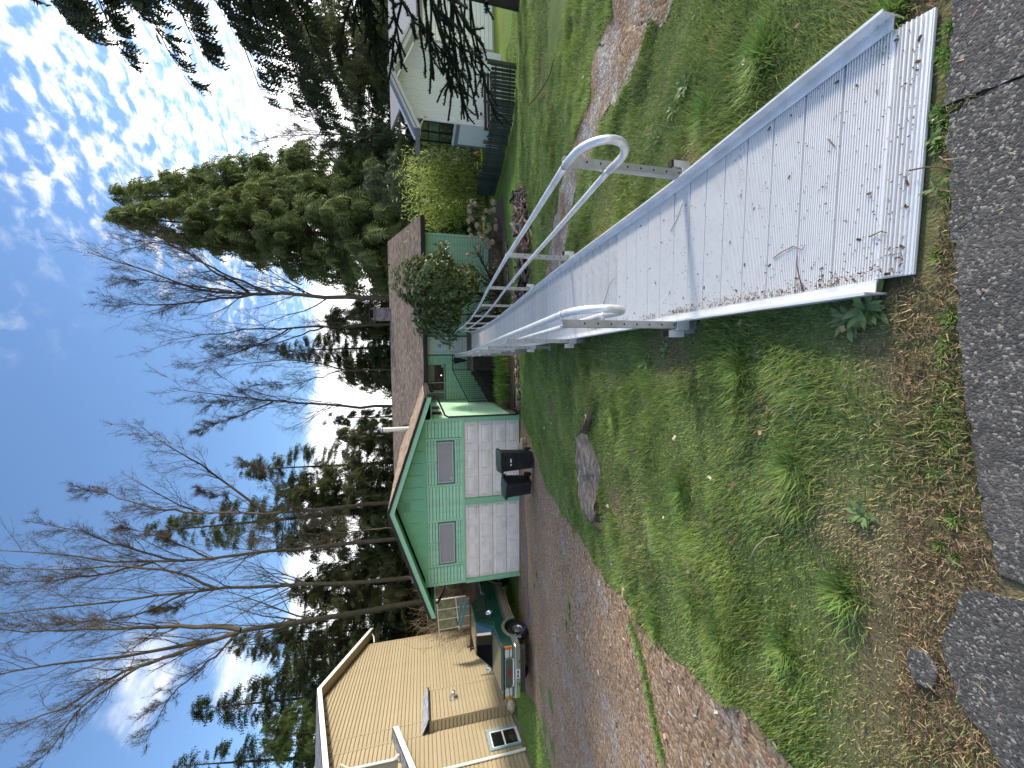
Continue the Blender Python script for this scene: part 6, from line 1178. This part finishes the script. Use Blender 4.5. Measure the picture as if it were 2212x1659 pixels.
def clump(name, label, spots, n, h, w, seed, cols, sp_=.16, cat='plant'):
    rg = np.random.default_rng(seed); sp0 = np.array([tuple(s_) for s_ in spots]); b = sp0.mean(0); i = rg.integers(0, len(sp0), n); x = sp0[i, 0] + rg.normal(size=n)*sp_; y = sp0[i, 1] + rg.normal(size=n)*sp_*.8; z = gz(x, y) - .01; az = rg.uniform(0, 6.283, n); hh_ = h*rg.uniform(.5, 1.2, n); ln = rg.uniform(.2, 1.0, n)
    c0 = np.c_[x, y, z]; s_ = np.c_[-np.sin(az), np.cos(az), 0*x]*w/2; f = lambda t: c0 + np.c_[np.cos(az)*hh_*ln*t*t, np.sin(az)*hh_*ln*t*t, hh_*(t - .45*ln*t*t)]
    V = np.stack([c0 - s_, c0 + s_, f(.4) + s_, f(.4) - s_, f(.75) + s_*.8, f(.75) - s_*.8, f(1.)], 1); T = np.array([[0, 1, 2], [0, 2, 3], [3, 2, 4], [3, 4, 5], [5, 4, 6]]); u = rg.random((n, 1)); c = np.array(cols[0])*(1 - u) + np.array(cols[1])*u
    e = thing(name, label, cat, (b[0], b[1], float(gz(b[0], b[1])))); L = np.array(e.location); link('leaves', npmesh('leaves', V.reshape(-1, 3) - L, (T[None] + (np.arange(n)*7)[:, None, None]).reshape(-1, 3), M_leafb, np.repeat(c, 7, axis=0)), e); return e
HP = lambda a, b: HM @ Vector((a, b, 0))
clump('lily_clump', 'lush strap-leaved green clump in the bed below the porch steps', [HP(.45 + .22*i, 2.1 + .45*(i % 3)) for i in range(9)], 2600, .62, .022, 95, ((.18, .30, .05), (.34, .46, .10)), .26)
clump('dry_grass_clump', 'dry straw coloured tuft at the garage side wall', [HP(.35, 2.0), HP(.4, 2.6), HP(.3, 3.1)], 500, .45, .014, 96, ((.28, .20, .10), (.42, .31, .17)), .16)
clump('leafy_ground_plant', 'low olive leafed plants in the bed beside the ramp', [tuple(at(1090, 640)), tuple(at(1085, 600)), tuple(at(1100, 680)), tuple(at(1080, 660))], 1500, .36, .026, 97, ((.06, .07, .03), (.15, .15, .05)), .35)
clump('dark_fern', 'dark green ferny plants in the shade under the rhododendron', [HP(3.9, 4.4), HP(4.5, 4.2), HP(5.2, 4.4), HP(5.9, 4.5)], 1500, .5, .03, 98, ((.02, .035, .014), (.05, .075, .025)), .35)
bed = MB(); ring_ = [HP(*q) for q in ((.05, .9), (1.2, .75), (2.2, .95), (2.5, 2.5), (2.4, 4.2), (.05, 4.2))]; bed.prism([(p.x, p.y) for p in ring_], lambda u, v, d: Vector((u, v, d)), -2.3, -1.93); struct(bed.build('garden_bed', mat('bed_soil', (.055, .04, .028), .95, var=.4, scale=9, bump=.8, bscale=40)))
bed = MB(); ring_ = [HP(*q) for q in ((3.2, 2.2), (5.0, 1.9), (7.5, 2.4), (9.4, 3.2), (9.3, 5.7), (3.3, 5.7))]; bed.prism([(p.x, p.y) for p in ring_], lambda u, v, d: Vector((u, v, d)), -2.3, -1.975); struct(bed.build('garden_bed', mat('bed_mulch', (.13, .095, .065), .95, var=.45, scale=12, bump=.8, bscale=50)))
# rotting log edging: shattered wood in long heaps
M_shard = mat('splintered_wood', (1, 1, 1), .9, var=.35, scale=12, attr=True, spec=.15)
def log_heap(label, px, wid, hgt, n, seed, cols):
    rg = np.random.default_rng(seed); pts = np.array([tuple(at(*q)) for q in px]); d = np.r_[0, np.cumsum(np.linalg.norm(np.diff(pts, axis=0), axis=1))]; tt = rg.random(n)*d[-1]; c = np.stack([np.interp(tt, d, pts[:, k]) for k in range(3)], 1); j = np.clip(np.searchsorted(d, tt) - 1, 0, len(pts) - 2); al = nrm(pts[j + 1] - pts[j])
    q = rg.normal(size=n)*.5; c = c + np.cross(al, [0, 0, 1.])*(q*wid)[:, None]; c[:, 2] = gz(c[:, 0], c[:, 1]) + np.abs(rg.random(n))*hgt*np.exp(-q*q*2)
    dirv = al*rg.choice([-1., 1.], n)[:, None] + rg.normal(size=(n, 3))*np.array([.5, .5, .35]); L = rg.uniform(.10, .42, n); A, B, C = frames(dirv, rg.uniform(0, 6, n), np.ones(n)); bx = np.array([[x, y, z] for z in (-.5, .5) for y in (-.5, .5) for x in (-.5, .5)], float); bx[[1, 3]] *= (1, .4, .6); bf = np.array([(0, 2, 3, 1), (4, 5, 7, 6), (0, 1, 5, 4), (2, 6, 7, 3), (0, 4, 6, 2), (1, 3, 7, 5)])
    u = rg.random((n, 1)); col = np.array(cols[0])*(1 - u) + np.array(cols[1])*u; col = np.where(rg.random((n, 1)) < .18, np.array([.03, .018, .012]), col); T = scatter(bx, bf, c, A*L[:, None], B*rg.uniform(.02, .07, (n, 1)), C*rg.uniform(.012, .04, (n, 1)), col)
    core = pts.copy(); core[:, 2] = gz(core[:, 0], core[:, 1]) + hgt*.25; K = MB().tube([Vector(p) for p in core], wid*.45, 7); e = thing('rotting_log', label, 'log', tuple(pts[0])); inv = Matrix.Translation(e.location).inverted(); wchild(K.build('core', M_rot), e, inv); s_ = link('splinters', npmesh('splinters', T[0], T[1], M_shard, T[2])); stuff(s_); wchild(s_, e, inv)
wc = ((.20, .13, .09), (.42, .32, .25))
log_heap('long crumbling rotten log heap right of the ramp', [(1132, 428), (1140, 480), (1146, 540), (1143, 610), (1138, 668)], .45, .42, 620, 101, wc)
log_heap('crumbling log edging the green lily bed', [(1122, 762), (1122, 800), (1124, 850), (1122, 893)], .16, .16, 190, 102, ((.26, .18, .12), (.46, .36, .26)))
log_heap('old pale branch lying along the mulch bed', [(1096, 520), (1098, 570), (1103, 640)], .07, .08, 40, 103, ((.3, .24, .16), (.42, .34, .24)))
# ---------------------------------------------------------------- small things on the ground
M_twig = mat('twig', (.12, .075, .05), .9, var=.3, scale=20); M_straw = mat('straw', (.40, .31, .19), .9, var=.2, scale=20)
def on_deck(x, y):
    r = ray(x, y); o = Vector((0, 0, CAMZ)); t = 1.0
    lo, hi = .5, 30.
    for _ in range(46):
        t = (lo + hi)/2; p = o + r*t; q = p - RC1; s_ = q.dot(RD2) if q.dot(RD2) > 0 else q.dot(RD1)
        if p.z > rz(s_) + .001: lo = t
        else: hi = t
    return o + r*lo
def debris():
    rg = np.random.default_rng(111); V, F, C = [], [], []; tv = np.array([[-.5, -.3, 0], [.5, -.3, .06], [.5, .3, 0], [-.5, .3, .10]], float); pos, sz = [], []
    for i in range(1900):
        s_ = -1.5 + 16*rg.random()**2.1; o_ = rg.uniform(-.44, .44) if rg.random() < .8 else -.44 + abs(rg.normal())*.05; p = rpos(s_, o_, .003); pos.append(tuple(p)); sz.append(rg.uniform(.0035, .009) if rg.random() < .9 else rg.uniform(.010, .02))
    n = len(pos); d = rg.normal(size=(n, 3))*np.array([1, 1, .06]); A, B, Cc = frames(d, rg.normal(size=n)*.12, np.array(sz)); col = np.array([.09, .055, .035])*rg.uniform(.4, 2.0, (n, 1)); T = [scatter(tv, np.array([[0, 1, 2, 3]]), np.array(pos), A, B*.8, Cc, col)]
    # clots of dirt in the gutter by the left curb and by the first joint
    m = 700; ss = rg.choice([-1.25, -1.0, -.75, -.45, -.15, .05, .4, .9, 1.5], m) + rg.normal(size=m)*.09; oo = -.445 + np.abs(rg.normal(size=m))*.022; pos = np.array([tuple(rpos(float(a), float(b), .004 + .008*rg.random())) for a, b in zip(ss, oo)]); A, B, Cc = frames(rg.normal(size=(m, 3))*np.array([1, 1, .3]), rg.normal(size=m)*.5, rg.uniform(.005, .014, m)); T.append(scatter(tv, np.array([[0, 1, 2, 3]]), pos, A, B*.6, Cc, np.array([.11, .065, .04])*rg.uniform(.4, 1.6, (m, 1))))
    V, F, C = join(T); stuff(link('leaf_litter', npmesh('leaf_litter', V, F, M_shard, C)), 'brown leaf crumbs and dirt scattered on the ramp deck', 'leaf litter')
    # fallen leaves, petals and needles on the lawn
    n = 420; x = rg.uniform(-4, 8, n); y = 1.1 + 12*rg.random(n)**1.2; k = ~inpoly(x, y, ramp_poly(.55)); x, y = x[k], y[k]; n = len(x); pos = np.c_[x, y, gz(x, y) + .035]; A, B, Cc = frames(rg.normal(size=(n, 3))*np.array([1, 1, .4]), rg.normal(size=n)*.5, rg.uniform(.012, .045, n)); w = rg.random((n, 1)); col = np.where(w < .3, np.array([.55, .48, .38]), np.where(w < .7, np.array([.33, .22, .13]), np.array([.20, .12, .08]))); T = [scatter(tv, np.array([[0, 1, 2, 3]]), pos, A, B, Cc, col)]
    n = 5400; x = np.r_[rg.uniform(-3, 3, n//2), np.array([p.x for p, r in BARE])[rg.integers(0, len(BARE), n//2)] + rg.normal(size=n//2)*.22]; y = np.r_[.86 + np.abs(rg.normal(size=n//2))*.38, np.array([p.y for p, r in BARE])[rg.integers(0, len(BARE), n//2)] + rg.normal(size=n//2)*.18]; k = ~inpoly(x, y, ramp_poly(.52)); 
    for sl_ in SLABS: k &= ~(inpoly(x, y, sl_) & (rg.random(n) < .93))
    x, y = x[k], y[k]; n = len(x); pos = np.c_[x, y, np.maximum(gz(x, y), .0 - 9*(y > 1.05)) + .010 + .02*rg.random(n)]; A, B, Cc = frames(rg.normal(size=(n, 3))*np.array([1, 1, .25]), rg.normal(size=n), rg.uniform(.012, .038, n)); col = np.array([.33, .27, .15])*rg.uniform(.4, 1.7, (n, 1)); T.append(scatter(tv, np.array([[0, 1, 2, 3]]), pos, A, B*.07, Cc, col))
    V, F, C = join(T); stuff(link('fallen_leaves', npmesh('fallen_leaves', V, F, M_shard, C)), 'dry needles, straw and pale fallen leaves strewn over the lawn', 'fallen leaves')
debris()
def edge_needles():                    # brown needles filling the strip between ramp foot and pavement
    rg = np.random.default_rng(118); n = 9000; x = rg.uniform(-1.4, 1.5, n); y = rg.uniform(.84, 1.12, n); k = ~inpoly(x, y, ramp_poly(.46))
    for sl_ in SLABS: k &= ~(inpoly(x, y, sl_) & (rg.random(n) < .96))
    x, y = x[k], y[k]; n = len(x); tv = np.array([[-.5, -.5, 0], [.5, -.5, .1], [.5, .5, 0], [-.5, .5, .1]], float); A, B, C = frames(rg.normal(size=(n, 3))*np.array([1, 1, .35]), rg.normal(size=n), rg.uniform(.008, .03, n)); col = np.array([.24, .15, .09])*rg.uniform(.3, 1.9, (n, 1)); V, F, C = scatter(tv, np.array([[0, 1, 2, 3]]), np.c_[x, y, np.maximum(gz(x, y), -.02) + .004 + .016*rg.random(n)], A, B*.075, C, col)
    stuff(link('needle_strip', npmesh('needle_strip', V, F, M_shard, C)), 'brown needle mat between the ramp foot and the pavement', 'needle litter')
edge_needles()
def litter_on_drive():
    rg = np.random.default_rng(115); n = 9000; t = rg.random(n); i = rg.integers(20, 119, n); a, b = drive_near[i], drive_far[i]; q = a + (b - a)*(t**1.6)[:, None]; d = np.linalg.norm(q, axis=1); k = rg.random(n) < np.clip(6.5/d, .1, 1); q = q[k]; n = len(q); pos = np.c_[q, gz(q[:, 0], q[:, 1]) + .016]; tv = np.array([[-.5, -.5, 0], [.5, -.5, .1], [.5, .5, 0], [-.5, .5, .1]], float)
    A, B, C = frames(rg.normal(size=(n, 3))*np.array([1, 1, .1]), rg.normal(size=n)*.3, rg.uniform(.02, .07, n)); w = rg.random((n, 1)); col = np.where(w < .75, np.array([.25, .16, .10]), np.array([.42, .37, .33]))*rg.uniform(.6, 1.4, (n, 1)); V, F, C = scatter(tv, np.array([[0, 1, 2, 3]]), pos, A, B*.2, C, col)
    stuff(link('needle_litter', npmesh('needle_litter', V, F, M_shard, C)), 'brown needle litter spread over the gravel drive', 'needle litter')
litter_on_drive()
def stick(label, pts, r_, m=None, name='twig', group='twigs lying on ramp and pavement'):
    p0 = pts[0]; r_ = r_*.7; o = MB().tube([p - p0 + Vector((0, 0, r_ + (.004*random.random()))) for p in pts], [r_*(1 - .5*i/(len(pts) - 1)) for i in range(len(pts))], 6).build(name, m or M_twig, None, True); o.location = p0; return tag(o, label, 'twig', group)
deckp = lambda L: [on_deck(x, y) for x, y in L]
stick('thin curled twig across the lower middle of the ramp', deckp([(1672, 558), (1690, 545), (1715, 532), (1735, 540), (1742, 528)]), .0035)
stick('forked twig pointing up the ramp near its left curb', deckp([(1737, 628), (1728, 600), (1722, 570), (1725, 552)]), .004)
stick('short brown twig near the ramp foot', deckp([(1880, 512), (1905, 500), (1918, 503)]), .004)
stick('small bent twig high on the ramp deck below the right rail', deckp([(1790, 300), (1800, 310), (1806, 318)]), .004)
stick('curved hair-thin twig on the upper ramp deck', deckp([(1300, 670), (1310, 640), (1318, 612), (1328, 600)]), .0035)
stick('slim twig lying across the ramp before the loop', deckp([(1450, 500), (1465, 470), (1475, 440)]), .0035)
stick('bowed reddish twig bridging ramp foot and pavement', [atz(1968, 368, .035), atz(2000, 362, .04), atz(2030, 361, .045), atz(2055, 366, .03), atz(2080, 377, .018)],   .0045)
stick('pale straw stem lying on the pavement', [atz(2043, 345, .016), atz(2060, 344, .018), atz(2085, 340, .016)], .003, M_straw)
lw = lambda L, dz=.03: [at(x, y) + Vector((0, 0, dz)) for x, y in L]
stick('pale bent twig on the lawn below the stump', lw([(1640, 1200), (1650, 1180), (1672, 1160), (1702, 1152)], .05), .006, M_straw, group='twigs on the lawn')
stick('bleached twig on the dry grass at lower left', lw([(1855, 1345), (1858, 1330), (1868, 1305)], .03), .005, M_straw, group='twigs on the lawn')
stick('long bare branch fallen on the lawn by the fence', lw([(1148, 228), (1165, 210), (1180, 190), (1195, 165), (1205, 130)], .05), .022, M_twig, 'fallen_branch', 'branches on the lawn'); stick('thin side shoot of the fallen branch near the fence', lw([(1182, 188), (1190, 215), (1200, 245), (1207, 265)], .05), .009, M_twig, 'fallen_branch', 'branches on the lawn')
def rosette(label, p, n, L, seed, cols=((.13, .20, .06), (.22, .30, .10))):
    rg = np.random.default_rng(seed); az = np.arange(n)*2.4 + rg.normal(size=n)*.3; el = rg.uniform(.15, .7, n); d = np.c_[np.cos(az)*np.cos(el), np.sin(az)*np.cos(el), np.sin(el)]; A, B, C = frames(d, rg.normal(size=n)*.3, L*rg.uniform(.6, 1.15, n)); tv = np.array([[0, -.03, 0], [0, .03, 0], [.3, -.11, .03], [.3, .11, .03], [.7, -.13, -.02], [.7, .13, -.02], [1, 0, -.18]], float); tf_ = np.array([[0, 1, 3], [0, 3, 2], [2, 3, 5], [2, 5, 4], [4, 5, 6]]); w = rg.random((n, 1)); V, F, C = scatter(tv, tf_, rg.normal(size=(n, 3))*np.array([.03, .03, 0])*L*6, A, B, C, np.array(cols[0])*(1 - w) + np.array(cols[1])*w)
    e = thing('weed', label, 'weed', tuple(p), 0, 'broad-leaved weeds in the lawn'); link('leaves', npmesh('leaves', V, F, M_leafb, C), e)
for i, (lab, x, y, n, L) in enumerate((('leafy weed tucked against the left curb at the ramp foot', 1880, 662, 26, .13), ('bright leafy weed beside the left curb foot', 1840, 690, 22, .11), ('grey green weed patch below the stump', 1720, 885, 22, .09), ('flat weed right of the stump root', 1330, 905, 18, .12), ('broad weed on the lawn left of the first ramp post', 1400, 780, 24, .12), ('weed rosette by the bare patch below the first left post', 1440, 760, 16, .10), ('leafy weed on the right lawn above the ramp curb', 1480, 190, 24, .13), ('dark weed rosette beside the right bare patch', 1460, 240, 20, .12), ('grey leaved weed among dry grass in the lower left', 1870, 1110, 16, .09), ('small weed between pavement and ramp foot', 2030, 400, 10, .05), ('tiny bright weed at the pavement edge below the ramp', 2016, 258, 10, .05), ('little weed sprouting by the pavement joint', 2016, 300, 9, .05), ('leafy weed right of the ramp by the path', 1420, 300, 24, .11))):
    rosette(lab, at(x, y) + Vector((0, 0, .01)), n, L*.72, 200 + i)
ch = at(2000, 1440); o = MB().prism([(-.06, -.03), (.02, -.05), (.07, -.02), (.06, .03), (-.01, .045), (-.065, .02)], lambda u, v, d: Vector((u, v, d)), 0, .02).build('asphalt_chunk', M_asph, None, bevel=.006, seg=1); o.location = ch + Vector((0, 0, .012)); tag(o, 'small broken asphalt chunk in the dry grass', 'rubble')
ls = at(1355, 1280); o = MB().prism([(-.05, -.015), (.04, -.02), (.06, .01), (-.03, .02)], lambda u, v, d: Vector((u, v, d)), 0, .02).build('wood_chip', M_straw); o.location = ls + Vector((0, 0, .04)); tag(o, 'pale wood chip lying on the grass at the drive edge', 'wood chip')
